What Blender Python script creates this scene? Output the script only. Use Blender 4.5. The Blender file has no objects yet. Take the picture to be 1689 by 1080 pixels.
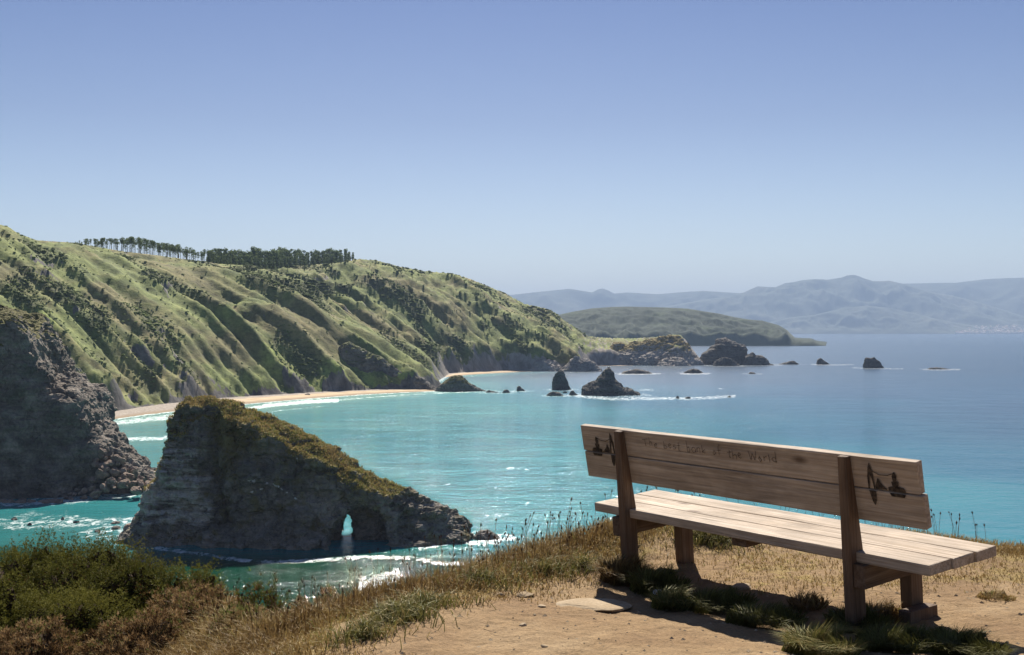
import bpy, math, random
import numpy as np
from mathutils import Matrix, Vector

S = bpy.context.scene
COL = S.collection
R = math.radians
rng = np.random.default_rng(7)
random.seed(7)

# ------------------------------------------------------------------ camera, sky, sun, exposure
FPX, CX, HY = 2000.0, 844.5, 545.0           # focal length in photo pixels, centre column, horizon row
HC = 60.0                                    # eye height above the sea
K = FPX * HC
cam_d = bpy.data.cameras.new('camera')
cam_d.sensor_width = 36.0
cam_d.lens = FPX / 1689.0 * 36.0
cam_d.clip_start, cam_d.clip_end = 0.1, 120000.0
cam = bpy.data.objects.new('camera', cam_d)
COL.objects.link(cam)
cam.location = (0, 0, HC)
cam.rotation_euler = (R(90) + math.atan((HY - 540.0) / FPX), 0, 0)
S.camera = cam

SUN_AZ, SUN_EL = -1.0, 44.0                  # azimuth from the view direction (+Y), positive to the right
world = bpy.data.worlds.new('World')
S.world = world
world.use_nodes = True
wn, wl = world.node_tree.nodes, world.node_tree.links
wn.clear()
sky = wn.new('ShaderNodeTexSky')
sky.sky_type = 'NISHITA'
sky.sun_disc = False
sky.sun_elevation = R(SUN_EL)
sky.sun_rotation = R(SUN_AZ)
sky.altitude = 60.0
sky.air_density, sky.dust_density, sky.ozone_density = 1.0, 0.6, 2.2
bg = wn.new('ShaderNodeBackground')
bg.inputs['Strength'].default_value = 0.092
wo = wn.new('ShaderNodeOutputWorld')
# the clear sky of the photograph is a deeper blue overhead than the model's: one tint by height, the same all round
wt = wn.new('ShaderNodeTexCoord')
ws = wn.new('ShaderNodeSeparateXYZ')
wr = wn.new('ShaderNodeValToRGB')
wr.color_ramp.elements.new(0.5); wr.color_ramp.elements.new(0.5); wr.color_ramp.elements.new(0.5)
for e_, (p_, c_) in zip(wr.color_ramp.elements, [(0.0, (0.60, 0.60, 0.66)), (0.06, (0.55, 0.56, 0.61)), (0.17, (0.35, 0.362, 0.445)), (0.27, (0.24, 0.275, 0.39)), (0.6, (0.22, 0.26, 0.38))]):
    e_.position = p_; e_.color = (*c_, 1)
wm = wn.new('ShaderNodeMix'); wm.data_type = 'RGBA'; wm.blend_type = 'MULTIPLY'; wm.inputs[0].default_value = 1.0
wl.new(wt.outputs['Generated'], ws.inputs[0]); wl.new(ws.outputs[2], wr.inputs[0])
wl.new(sky.outputs[0], wm.inputs[6]); wl.new(wr.outputs[0], wm.inputs[7])
wl.new(wm.outputs[2], bg.inputs['Color'])
wl.new(bg.outputs[0], wo.inputs['Surface'])

sun_d = bpy.data.lights.new('sun', 'SUN')
sun_d.energy = 5.0
sun_d.angle = R(0.53)
sun_d.color = (1.0, 0.93, 0.82)
sun = bpy.data.objects.new('sun', sun_d)
COL.objects.link(sun)
sdir = Vector((math.sin(R(SUN_AZ)) * math.cos(R(SUN_EL)), math.cos(R(SUN_AZ)) * math.cos(R(SUN_EL)), math.sin(R(SUN_EL))))
sun.rotation_euler = sdir.to_track_quat('Z', 'Y').to_euler()
sun.location = (0, 0, 3000)

S.view_settings.view_transform = 'Standard'
S.view_settings.look = 'None'
S.view_settings.exposure = 0.85
S.view_settings.gamma = 1.0
S.view_settings.use_curve_mapping = False
S.render.engine = 'CYCLES'
S.cycles.use_denoising = True
S.cycles.max_bounces = 6
S.cycles.diffuse_bounces = 3
S.cycles.glossy_bounces = 2
S.cycles.transmission_bounces = 2
S.cycles.transparent_max_bounces = 8
S.cycles.volume_bounces = 0
S.cycles.sample_clamp_indirect = 6.0

# ------------------------------------------------------------------ small helpers
def sea(px, py):
    """the point of the sea surface seen at photo pixel (px, py)"""
    Y = K / (py - HY)
    return np.array([(px - CX) / FPX * Y, Y])

def at(px, py, Y):
    """the world point at distance Y seen at photo pixel (px, py)"""
    return np.array([(px - CX) / FPX * Y, Y, HC + (HY - py) / FPX * Y])

def sstep(a, b, x):
    t = np.clip((x - a) / (b - a), 0, 1)
    return t * t * (3 - 2 * t)

def _hash(ix, iy, iz, seed):
    h = (ix.astype(np.int64) * 374761393 + iy.astype(np.int64) * 668265263 + iz.astype(np.int64) * 2147483647 + seed * 974711) & 0xFFFFFFFF
    h = ((h ^ (h >> 13)) * 1274126177) & 0xFFFFFFFF
    h = ((h ^ (h >> 16)) * 2246822519) & 0xFFFFFFFF
    return h ^ (h >> 15)

def noise3(x, y, z, seed=0):
    x, y, z = np.broadcast_arrays(x, y, z)
    xi, yi, zi = np.floor(x), np.floor(y), np.floor(z)
    fx, fy, fz = x - xi, y - yi, z - zi
    ux, uy, uz = (f * f * f * (f * (f * 6 - 15) + 10) for f in (fx, fy, fz))
    out = 0.0
    for a in (0, 1):
        wx = ux if a else 1 - ux
        for b in (0, 1):
            wy = uy if b else 1 - uy
            for c in (0, 1):
                wz = uz if c else 1 - uz
                h = _hash(xi + a, yi + b, zi + c, seed)
                g = ((h & 1023) / 511.5 - 1) * (fx - a) + (((h >> 10) & 1023) / 511.5 - 1) * (fy - b) + (((h >> 20) & 1023) / 511.5 - 1) * (fz - c)
                out = out + wx * wy * wz * g
    return out * 1.4

def noise2(x, y, seed=0):
    x, y = np.broadcast_arrays(x, y)
    xi, yi = np.floor(x), np.floor(y)
    fx, fy = x - xi, y - yi
    ux, uy = (f * f * f * (f * (f * 6 - 15) + 10) for f in (fx, fy))
    zz = np.zeros_like(xi)
    out = 0.0
    for a in (0, 1):
        wx = ux if a else 1 - ux
        for b in (0, 1):
            wy = uy if b else 1 - uy
            h = _hash(xi + a, yi + b, zz, seed)
            g = ((h & 1023) / 511.5 - 1) * (fx - a) + (((h >> 10) & 1023) / 511.5 - 1) * (fy - b)
            out = out + wx * wy * g
    return out * 1.5

def fbm2(x, y, oct=4, seed=0, gain=0.5, lac=2.03, ridged=False):
    s, a, n = 0.0, 1.0, 0.0
    for i in range(oct):
        v = noise2(x, y, seed + i * 17)
        if ridged:
            v = 1 - 2 * np.abs(v)
        s = s + a * v
        n += a
        a *= gain
        x, y = x * lac + 3.7, y * lac - 1.3
    return s / n

def fbm3(x, y, z, oct=4, seed=0, gain=0.5, lac=2.03, ridged=False):
    s, a, n = 0.0, 1.0, 0.0
    for i in range(oct):
        v = noise3(x, y, z, seed + i * 17)
        if ridged:
            v = 1 - 2 * np.abs(v)
        s = s + a * v
        n += a
        a *= gain
        x, y, z = x * lac + 3.7, y * lac - 1.3, z * lac + 0.9
    return s / n

def cell3(x, y, z, seed=0):
    """cellular noise: (distance to nearest point, random value of that cell)"""
    xi, yi, zi = np.floor(x), np.floor(y), np.floor(z)
    best = np.full(np.shape(x), 9.0)
    val = np.zeros(np.shape(x))
    for a in (-1, 0, 1):
        for b in (-1, 0, 1):
            for c in (-1, 0, 1):
                h = _hash(xi + a, yi + b, zi + c, seed)
                dx = xi + a + (h & 1023) / 1023.0 - x
                dy = yi + b + ((h >> 10) & 1023) / 1023.0 - y
                dz = zi + c + ((h >> 20) & 1023) / 1023.0 - z
                d = dx * dx + dy * dy + dz * dz
                m = d < best
                best = np.where(m, d, best)
                val = np.where(m, ((h >> 5) & 1023) / 1023.0, val)
    return np.sqrt(best), val

def mesh(name, verts, faces, mats=None, parent=None, smooth=False, attrs=None, mat_idx=None):
    """one mesh object from numpy arrays; faces: (n,3) or (n,4) array, or a list of such arrays / of tuples"""
    me = bpy.data.meshes.new(name)
    verts = np.asarray(verts, dtype=np.float32)
    if isinstance(faces, np.ndarray):
        faces = [faces]
    if len(faces) and not isinstance(faces[0], np.ndarray):
        me.from_pydata([tuple(map(float, v)) for v in verts], [], [tuple(f) for f in faces])
    else:
        faces = [f for f in faces if len(f)]
        loops = np.concatenate([f.ravel() for f in faces]).astype(np.int32)
        tot = np.concatenate([np.full(len(f), f.shape[1], np.int32) for f in faces])
        start = np.concatenate([[0], np.cumsum(tot)[:-1]]).astype(np.int32)
        me.vertices.add(len(verts))
        me.vertices.foreach_set('co', verts.ravel())
        me.loops.add(len(loops))
        me.loops.foreach_set('vertex_index', loops)
        me.polygons.add(len(tot))
        me.polygons.foreach_set('loop_start', start)
        me.polygons.foreach_set('loop_total', tot)
    if mat_idx is not None:
        me.polygons.foreach_set('material_index', np.asarray(mat_idx, np.int32))
    me.polygons.foreach_set('use_smooth', np.full(len(me.polygons), smooth))
    for k, v in (attrs or {}).items():
        at_ = me.attributes.new(k, 'FLOAT', 'POINT')
        at_.data.foreach_set('value', np.asarray(v, np.float32).ravel())
    me.update(calc_edges=True)
    me.validate()
    for m in (mats if isinstance(mats, (list, tuple)) else [mats] if mats else []):
        me.materials.append(m)
    o = bpy.data.objects.new(name, me)
    COL.objects.link(o)
    if parent is not None:
        o.parent = parent
    return o

def tag(o, label=None, cat=None, group=None, kind=None):
    for k, v in (('label', label), ('category', cat), ('group', group), ('kind', kind)):
        if v:
            o[k] = v
    return o

def empty(name, loc=(0, 0, 0), rotz=0.0):
    o = bpy.data.objects.new(name, None)
    COL.objects.link(o)
    o.location = [float(c) for c in loc]
    o.rotation_euler = (0, 0, rotz)
    o.empty_display_size = 0.2
    return o

def grid_faces(nr, nc):
    i = np.arange(nr - 1)[:, None] * nc + np.arange(nc - 1)[None, :]
    i = i.ravel()
    return np.stack([i, i + 1, i + nc + 1, i + nc], 1)

def surface_nets(F, org, h):
    """mesh of F = 0 on a regular grid (F < 0 inside)"""
    nx, ny, nz = F.shape
    s = F < 0
    c = np.zeros((nx - 1, ny - 1, nz - 1), np.int8)
    cor = [(a, b, d) for a in (0, 1) for b in (0, 1) for d in (0, 1)]
    for a, b, d in cor:
        c += s[a:nx - 1 + a, b:ny - 1 + b, d:nz - 1 + d]
    act = (c > 0) & (c < 8)
    idx = np.full(c.shape, -1, np.int64)
    I = np.argwhere(act)
    idx[act] = np.arange(len(I))
    vals = {q: F[I[:, 0] + q[0], I[:, 1] + q[1], I[:, 2] + q[2]] for q in cor}
    P = np.zeros((len(I), 3))
    n = np.zeros(len(I))
    for p in cor:
        for ax in range(3):
            if p[ax]:
                continue
            q = list(p); q[ax] = 1; q = tuple(q)
            A, B = vals[p], vals[q]
            m = (A < 0) != (B < 0)
            t = np.where(m, A / np.where(m, A - B, 1), 0)
            pt = np.tile(np.array(p, float), (len(I), 1))
            pt[:, ax] += t
            P += pt * m[:, None]
            n += m
    V = (I + P / n[:, None]) * h + np.array(org)
    quads = []
    for ax in range(3):
        o1, o2 = [(1, 2), (2, 0), (0, 1)][ax]
        lo = [slice(None)] * 3; hi = [slice(None)] * 3
        lo[ax] = slice(0, F.shape[ax] - 1); hi[ax] = slice(1, F.shape[ax])
        for o in (o1, o2):
            lo[o] = slice(1, F.shape[o] - 1); hi[o] = slice(1, F.shape[o] - 1)
        a, b = s[tuple(lo)], s[tuple(hi)]
        for flip, m in ((False, a & ~b), (True, ~a & b)):
            e = np.argwhere(m)
            if not len(e):
                continue
            base = e.copy()
            base[:, o1] += 1; base[:, o2] += 1
            def cell(d1, d2):
                k = base.copy(); k[:, o1] -= d1; k[:, o2] -= d2
                return idx[k[:, 0], k[:, 1], k[:, 2]]
            q = np.stack([cell(1, 1), cell(0, 1), cell(0, 0), cell(1, 0)], 1)
            quads.append(q[:, ::-1] if flip else q)
    Q = np.concatenate(quads)
    Q = Q[(Q >= 0).all(1)]
    return V, Q

def vnormals(V, Q):
    n = np.zeros_like(V)
    a, b, c, d = (V[Q[:, i]] for i in range(4))
    fn = np.cross(c - a, d - b)
    for i in range(4):
        np.add.at(n, Q[:, i], fn)
    return n / (np.linalg.norm(n, axis=1, keepdims=True) + 1e-9)

# ------------------------------------------------------------------ materials
class M:
    """a thin wrapper for building node materials"""
    def __init__(s, name, rough=0.8):
        s.m = bpy.data.materials.new(name)
        s.m.use_nodes = True
        s.n, s.l = s.m.node_tree.nodes, s.m.node_tree.links
        s.b = s.n['Principled BSDF']
        s.b.inputs['Roughness'].default_value = rough
        s.b.inputs['Specular IOR Level'].default_value = 0.25
    def node(s, t, **kw):
        n = s.n.new(t)
        for k, v in kw.items():
            setattr(n, k, v)
        return n
    def put(s, sock, v):
        if isinstance(v, bpy.types.NodeSocket):
            s.l.new(v, sock)
        else:
            sock.default_value = v
    def coord(s, kind='Object'):
        return s.node('ShaderNodeTexCoord').outputs[kind]
    def pos(s):
        return s.node('ShaderNodeNewGeometry').outputs['Position']
    def scale(s, v, sc):
        n = s.node('ShaderNodeMapping')
        s.put(n.inputs['Vector'], v)
        n.inputs['Scale'].default_value = sc
        return n.outputs[0]
    def noise(s, v, scale, detail=4.0, rough=0.55, dist=0.0):
        n = s.node('ShaderNodeTexNoise')
        s.put(n.inputs['Vector'], v)
        n.inputs['Scale'].default_value = scale
        n.inputs['Detail'].default_value = detail
        n.inputs['Roughness'].default_value = rough
        n.inputs['Distortion'].default_value = dist
        return n.outputs['Fac']
    def voro(s, v, scale, feature='F1', out='Distance'):
        n = s.node('ShaderNodeTexVoronoi', feature=feature)
        s.put(n.inputs['Vector'], v)
        n.inputs['Scale'].default_value = scale
        return n.outputs[out]
    def ramp(s, f, stops, interp='LINEAR'):
        n = s.node('ShaderNodeValToRGB')
        n.color_ramp.interpolation = interp
        e = n.color_ramp.elements
        while len(e) < len(stops):
            e.new(0.5)
        for i, (p, c) in enumerate(stops):
            e[i].position = p
            e[i].color = (c, c, c, 1) if isinstance(c, (int, float)) else (*c, 1)
        s.put(n.inputs[0], f)
        return n.outputs[0]
    def mix(s, f, a, b, mode='MIX'):
        n = s.node('ShaderNodeMix', data_type='RGBA', blend_type=mode)
        s.put(n.inputs[0], f)
        for k, v in ((6, a), (7, b)):
            s.put(n.inputs[k], v if isinstance(v, bpy.types.NodeSocket) else (*v, 1))
        return n.outputs[2]
    def math(s, op, a, b=0.0, c=0.0):
        n = s.node('ShaderNodeMath', operation=op)
        for i, v in enumerate((a, b, c)):
            s.put(n.inputs[i], v)
        return n.outputs[0]
    def attr(s, name):
        return s.node('ShaderNodeAttribute', attribute_name=name).outputs['Fac']
    def rand(s):
        return s.node('ShaderNodeObjectInfo').outputs['Random']
    def sep(s, v, i):
        n = s.node('ShaderNodeSeparateXYZ')
        s.put(n.inputs[0], v)
        return n.outputs[i]
    def bump(s, h, strength=0.5, dist=0.1, normal=None):
        n = s.node('ShaderNodeBump')
        n.inputs['Strength'].default_value = strength
        n.inputs['Distance'].default_value = dist
        s.put(n.inputs['Height'], h)
        if normal is not None:
            s.put(n.inputs['Normal'], normal)
        return n.outputs[0]
    def done(s, color=None, rough=None, normal=None, **kw):
        if color is not None:
            s.put(s.b.inputs['Base Color'], color if isinstance(color, bpy.types.NodeSocket) else (*color, 1))
        if rough is not None:
            s.put(s.b.inputs['Roughness'], rough)
        if normal is not None:
            s.put(s.b.inputs['Normal'], normal)
        for k, v in kw.items():
            s.put(s.b.inputs[k.replace('_', ' ')], v)
        return s.m

def mat_rock(name, dark, mid, pale, sc=1.0, strata=0.35, grass=None, lichen=None, marks=False):
    """sc = size of the larger mottling in metres; attribute 'turf' brings the grass colour in"""
    m = M(name, 0.9)
    p = m.pos()
    big = m.noise(p, 0.25 / sc, 5, 0.6, 0.6)
    fine = m.noise(p, 2.2 / sc, 6, 0.65)
    col = m.ramp(big, [(0.25, dark), (0.5, mid), (0.75, pale)])
    band = m.noise(m.scale(p, (0.15 / sc, 0.15 / sc, 1.6 / sc)), 1.0, 5, 0.6, 0.5)
    col = m.mix(strata, col, m.ramp(band, [(0.35, dark), (0.5, mid), (0.66, pale)]))
    col = m.mix(0.55, col, m.ramp(fine, [(0.3, 0.35), (0.7, 1.3)]), 'MULTIPLY')
    if lichen:
        col = m.mix(m.ramp(m.noise(p, 0.5 / sc, 5, 0.6), [(0.52, 0.0), (0.66, 0.7)]), col, lichen)
    if grass:
        g = m.ramp(m.noise(p, 1.2 / sc, 5, 0.65), [(0.3, grass[0]), (0.55, grass[1]), (0.75, grass[2])])
        t = m.math('ADD', m.attr('turf'), m.math('MULTIPLY', m.math('SUBTRACT', fine, 0.5), 0.9))
        col = m.mix(m.ramp(t, [(0.42, 0.0), (0.58, 1.0)]), col, g)
    if marks:
        col = m.mix(m.ramp(m.math('ADD', m.attr('pale'), m.math('MULTIPLY', m.math('SUBTRACT', band, 0.5), 1.6)), [(0.45, 0.0), (0.75, 0.85)]), col, m.ramp(fine, [(0.3, (0.34, 0.315, 0.27)), (0.7, (0.64, 0.59, 0.52))]))
        col = m.mix(m.ramp(m.math('ADD', m.attr('olive'), m.math('MULTIPLY', m.math('SUBTRACT', fine, 0.5), 1.2)), [(0.4, 0.0), (0.8, 0.85)]), col, m.ramp(big, [(0.3, (0.10, 0.075, 0.022)), (0.7, (0.21, 0.165, 0.055))]))
        col = m.mix(m.ramp(m.math('ADD', m.attr('guano'), m.math('MULTIPLY', m.math('SUBTRACT', fine, 0.5), 1.6)), [(0.5, 0.0), (0.75, 0.9)]), col, (0.72, 0.72, 0.70))
    crack = m.ramp(m.voro(m.scale(p, (1, 1, 1.6)), 0.8 / sc, 'DISTANCE_TO_EDGE'), [(0.0, 0.0), (0.12, 1.0)])
    hgt = m.math('ADD', m.math('MULTIPLY', fine, 1.0), m.math('MULTIPLY', crack, 0.35))
    return m.done(col, 0.92, m.bump(hgt, 0.9, 0.35 * sc))

MAT_STACK = mat_rock('stack_rock', (0.085, 0.074, 0.060), (0.21, 0.185, 0.15), (0.40, 0.36, 0.31), 2.2, 0.15,
                     [(0.14, 0.115, 0.035), (0.26, 0.215, 0.075), (0.36, 0.29, 0.11)], (0.162, 0.135, 0.047), True)
MAT_CLIFF = mat_rock('cliff_rock', (0.072, 0.060, 0.050), (0.192, 0.162, 0.132), (0.408, 0.354, 0.300), 2.4, 0.2,
                     [(0.084, 0.072, 0.024), (0.156, 0.144, 0.048), (0.228, 0.204, 0.072)])
MAT_PALE = mat_rock('pale_rock', (0.175, 0.156, 0.138), (0.400, 0.356, 0.312), (0.650, 0.600, 0.537), 6.0, 0.25,
                    [(0.175, 0.131, 0.050), (0.275, 0.213, 0.088), (0.325, 0.275, 0.112)])
MAT_BOULDER = mat_rock('boulder_rock', (0.156, 0.117, 0.091), (0.312, 0.234, 0.182), (0.494, 0.390, 0.312), 1.6, 0.2)
MAT_SEAROCK = mat_rock('sea_rock', (0.074, 0.068, 0.061), (0.176, 0.162, 0.142), (0.324, 0.297, 0.257), 4.0, 0.3,
                       [(0.108, 0.095, 0.041), (0.176, 0.162, 0.068), (0.257, 0.216, 0.095)])
MAT_OUTCROP = mat_rock('outcrop_rock', (0.068, 0.061, 0.054), (0.162, 0.149, 0.128), (0.365, 0.338, 0.297), 5.0, 0.15,
                       [(0.068, 0.074, 0.027), (0.121, 0.135, 0.041), (0.189, 0.189, 0.068)])

def mat_hill():
    m = M('hill_ground', 0.95)
    p = m.pos()
    n1 = m.noise(p, 0.012, 5, 0.6, 0.8)
    n2 = m.noise(p, 0.06, 6, 0.65, 0.4)
    n3 = m.noise(p, 0.35, 5, 0.7)
    green = m.ramp(n2, [(0.30, (0.090, 0.112, 0.040)), (0.47, (0.173, 0.203, 0.065)), (0.60, (0.254, 0.290, 0.090)), (0.75, (0.326, 0.318, 0.128))])
    heath = m.ramp(n2, [(0.32, (0.100, 0.094, 0.044)), (0.52, (0.217, 0.196, 0.084)), (0.7, (0.326, 0.271, 0.128))])
    col = m.mix(m.ramp(n1, [(0.44, 0.0), (0.60, 1.0)]), green, heath)
    lush = m.ramp(m.math('ADD', m.attr('lush'), m.math('MULTIPLY', m.math('SUBTRACT', n2, 0.5), 1.2)), [(0.45, 0.0), (0.75, 0.85)])
    col = m.mix(lush, col, (0.299, 0.371, 0.090))
    dk = m.ramp(m.math('ADD', m.attr('scrub'), m.math('MULTIPLY', m.math('SUBTRACT', n2, 0.5), 0.9)), [(0.35, 0.0), (0.75, 0.85)])
    col = m.mix(dk, col, m.ramp(n3, [(0.3, (0.056, 0.065, 0.033)), (0.7, (0.125, 0.131, 0.062))]))
    col = m.mix(0.6, col, m.ramp(n3, [(0.3, 0.5), (0.7, 1.35)]), 'MULTIPLY')
    rockc = m.ramp(m.noise(m.scale(p, (1, 1, 0.4)), 0.10, 6, 0.7, 0.6), [(0.28, (0.05, 0.045, 0.042)), (0.5, (0.13, 0.12, 0.11)), (0.66, (0.24, 0.22, 0.20)), (0.8, (0.42, 0.39, 0.36))])
    palec = m.ramp(m.noise(m.scale(p, (1, 1, 0.4)), 0.08, 6, 0.7, 0.6), [(0.3, (0.13, 0.115, 0.10)), (0.5, (0.30, 0.265, 0.23)), (0.7, (0.48, 0.44, 0.40))])
    rockc = m.mix(m.attr('pale'), rockc, palec)
    t = m.math('ADD', m.attr('rock'), m.math('MULTIPLY', m.math('SUBTRACT', n2, 0.5), 1.0))
    col = m.mix(m.ramp(t, [(0.44, 0.0), (0.58, 1.0)]), col, rockc)
    return m.done(col, 0.95, m.bump(m.math('ADD', n3, m.math('MULTIPLY', n2, 1.5)), 0.55, 1.2))
MAT_HILL = mat_hill()

def mat_far(name, a, b, c, sc, rock=None):
    m = M(name, 0.95)
    p = m.pos()
    n = m.noise(p, sc, 6, 0.65, 0.5)
    col = m.ramp(n, [(0.3, a), (0.52, b), (0.72, c)])
    col = m.mix(0.6, col, m.ramp(m.noise(p, sc * 9, 5, 0.7), [(0.3, 0.5), (0.7, 1.4)]), 'MULTIPLY')
    if rock:
        nz = m.sep(m.node('ShaderNodeNewGeometry').outputs['Normal'], 2)
        t = m.math('ADD', nz, m.math('MULTIPLY', m.math('SUBTRACT', n, 0.5), 0.5))
        col = m.mix(m.ramp(t, [(0.72, 1.0), (0.84, 0.0)]), col, rock)
    return m.done(col, 0.95)
MAT_HEAD = mat_far('headland_ground', (0.009, 0.021, 0.009), (0.016, 0.031, 0.012), (0.043, 0.069, 0.023), 0.006, (0.092, 0.108, 0.065))
MAT_MOUNT = mat_far('mountain_ground', (0.035, 0.05, 0.03), (0.06, 0.075, 0.045), (0.12, 0.12, 0.08), 0.0009)

def mat_sand():
    m = M('sand', 0.95)
    p = m.pos()
    n = m.noise(p, 0.08, 5, 0.6)
    col = m.ramp(n, [(0.3, (0.42, 0.30, 0.18)), (0.7, (0.60, 0.46, 0.29))])
    col = m.mix(m.ramp(m.attr('stony'), [(0.2, 0.0), (0.7, 0.9)]), col, m.ramp(m.noise(p, 0.5, 4, 0.7), [(0.3, (0.14, 0.12, 0.10)), (0.7, (0.42, 0.37, 0.32))]))
    col = m.mix(m.attr('wet'), col, (0.25, 0.18, 0.11))
    return m.done(col, 0.9)
MAT_SAND = mat_sand()

def mat_sea():
    m = M('sea_water', 0.07)
    p = m.pos()
    patch = m.noise(p, 0.006, 4, 0.55, 0.6)
    d = m.math('ADD', m.attr('deep'), m.math('MULTIPLY', m.math('SUBTRACT', patch, 0.5), 0.35))
    col = m.ramp(d, [(0.0, (0.19, 0.43, 0.39)), (0.24, (0.040, 0.265, 0.28)), (0.5, (0.012, 0.135, 0.195)), (0.8, (0.006, 0.056, 0.110)), (1.0, (0.002, 0.036, 0.072))])
    col = m.mix(m.attr('teal'), col, (0.002, 0.055, 0.030))
    f1 = m.noise(m.scale(p, (1, 0.5, 1)), 0.30, 9, 0.78, 1.0)
    foam = m.ramp(m.math('ADD', m.attr('foam'), m.math('MULTIPLY', m.math('SUBTRACT', f1, 0.5), 2.6)), [(0.42, 0.0), (0.95, 1.0)])
    # waves: a swell, chop and ripples
    w0 = m.noise(m.scale(p, (0.7, 1.0, 1)), 0.035, 3, 0.5, 0.3)
    w1 = m.noise(m.scale(p, (0.6, 1.0, 1)), 0.22, 5, 0.6, 0.4)
    w2 = m.noise(m.scale(p, (0.75, 1.0, 1)), 1.1, 4, 0.6, 0.3)
    h = m.math('ADD', m.math('MULTIPLY', w0, 1.7), m.math('ADD', m.math('MULTIPLY', w1, 0.62), m.math('MULTIPLY', w2, 0.19)))
    h = m.math('MULTIPLY', h, m.math('ADD', 1.0, m.math('MULTIPLY', m.attr('deep'), 0.15)))
    nrm = m.bump(h, 1.0, 1.0)
    # the upwelling light inside the water
    ro = m.math('ADD', 0.06, m.math('MULTIPLY', m.attr('far'), 0.16))
    rr = m.node('ShaderNodeMix'); m.put(rr.inputs[0], foam); m.put(rr.inputs[2], ro); rr.inputs[3].default_value = 0.8
    m.done(m.mix(foam, col, (0.80, 0.82, 0.82)), rr.outputs[0], nrm)
    m.b.inputs['IOR'].default_value = 1.33
    m.b.inputs['Specular IOR Level'].default_value = 0.5
    return m.m
MAT_SEA = mat_sea()

def mat_dirt():
    m = M('dirt', 0.95)
    p = m.pos()
    n1 = m.noise(p, 1.3, 5, 0.6, 0.5)
    n2 = m.noise(p, 9.0, 6, 0.7)
    n3 = m.noise(p, 60.0, 4, 0.7)
    col = m.ramp(n1, [(0.3, (0.215, 0.130, 0.062)), (0.5, (0.275, 0.178, 0.088)), (0.72, (0.35, 0.245, 0.135))])
    dry = m.ramp(n2, [(0.3, (0.15, 0.10, 0.035)), (0.6, (0.30, 0.215, 0.075)), (0.8, (0.22, 0.19, 0.06))])
    t = m.math('ADD', m.attr('turf'), m.math('MULTIPLY', m.math('SUBTRACT', n2, 0.5), 1.3))
    col = m.mix(m.ramp(t, [(0.40, 0.0), (0.68, 0.85)]), col, dry)
    col = m.mix(0.6, col, m.ramp(n3, [(0.28, 0.45), (0.6, 1.15)]), 'MULTIPLY')
    col = m.mix(0.35, col, m.ramp(n2, [(0.3, 0.5), (0.7, 1.25)]), 'MULTIPLY')
    return m.done(col, 0.95, m.bump(m.math('ADD', m.math('MULTIPLY', n2, 1.5), m.math('MULTIPLY', n3, 0.35)), 0.7, 0.03))
MAT_DIRT = mat_dirt()

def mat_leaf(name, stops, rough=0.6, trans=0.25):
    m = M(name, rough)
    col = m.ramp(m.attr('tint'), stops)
    m.done(col, Specular_IOR_Level=0.1)
    out = m.n['Material Output']
    tr = m.node('ShaderNodeBsdfTranslucent')
    m.l.new(col, tr.inputs['Color'])
    mx = m.node('ShaderNodeMixShader')
    mx.inputs[0].default_value = trans
    m.l.new(m.b.outputs[0], mx.inputs[1]); m.l.new(tr.outputs[0], mx.inputs[2])
    m.l.new(mx.outputs[0], out.inputs['Surface'])
    return m.m
MAT_STRAW = mat_leaf('dry_grass', [(0.0, (0.11, 0.062, 0.024)), (0.35, (0.24, 0.155, 0.06)), (0.7, (0.40, 0.29, 0.12)), (0.9, (0.30, 0.28, 0.08)), (1.0, (0.14, 0.18, 0.04))])
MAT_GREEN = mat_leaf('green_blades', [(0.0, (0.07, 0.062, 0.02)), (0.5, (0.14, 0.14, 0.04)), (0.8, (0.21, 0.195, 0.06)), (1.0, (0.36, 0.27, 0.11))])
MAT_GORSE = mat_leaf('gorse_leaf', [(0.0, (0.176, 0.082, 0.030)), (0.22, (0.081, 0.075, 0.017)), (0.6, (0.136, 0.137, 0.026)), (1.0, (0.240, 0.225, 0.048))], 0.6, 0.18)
MAT_BRACKEN = mat_leaf('bracken_leaf', [(0.0, (0.10, 0.058, 0.026)), (0.45, (0.25, 0.155, 0.07)), (0.8, (0.42, 0.29, 0.15)), (0.9, (0.24, 0.22, 0.07)), (1.0, (0.16, 0.19, 0.05))], 0.7, 0.25)
MAT_SEED = mat_leaf('seed_head', [(0.0, (0.05, 0.028, 0.016)), (0.6, (0.13, 0.075, 0.04)), (1.0, (0.25, 0.16, 0.09))], 0.8, 0.1)
MAT_SCRUB = mat_leaf('scrub_leaf', [(0.0, (0.075, 0.094, 0.037)), (0.4, (0.140, 0.169, 0.060)), (0.75, (0.225, 0.263, 0.083)), (1.0, (0.309, 0.309, 0.112))], 0.9, 0.1)
MAT_PINE = mat_leaf('pine_needles', [(0.0, (0.079, 0.112, 0.056)), (0.6, (0.140, 0.185, 0.085)), (1.0, (0.225, 0.270, 0.112))], 0.8, 0.3)
mm = M('pine_bark', 0.9); MAT_BARK = mm.done(mm.ramp(mm.noise(mm.pos(), 3.0), [(0.3, (0.06, 0.045, 0.035)), (0.7, (0.13, 0.10, 0.08))]))
mm = M('twig_bark', 0.95); MAT_TWIG = mm.done(mm.ramp(mm.noise(mm.pos(), 40.0), [(0.3, (0.03, 0.02, 0.012)), (0.7, (0.09, 0.055, 0.03))]))

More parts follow.
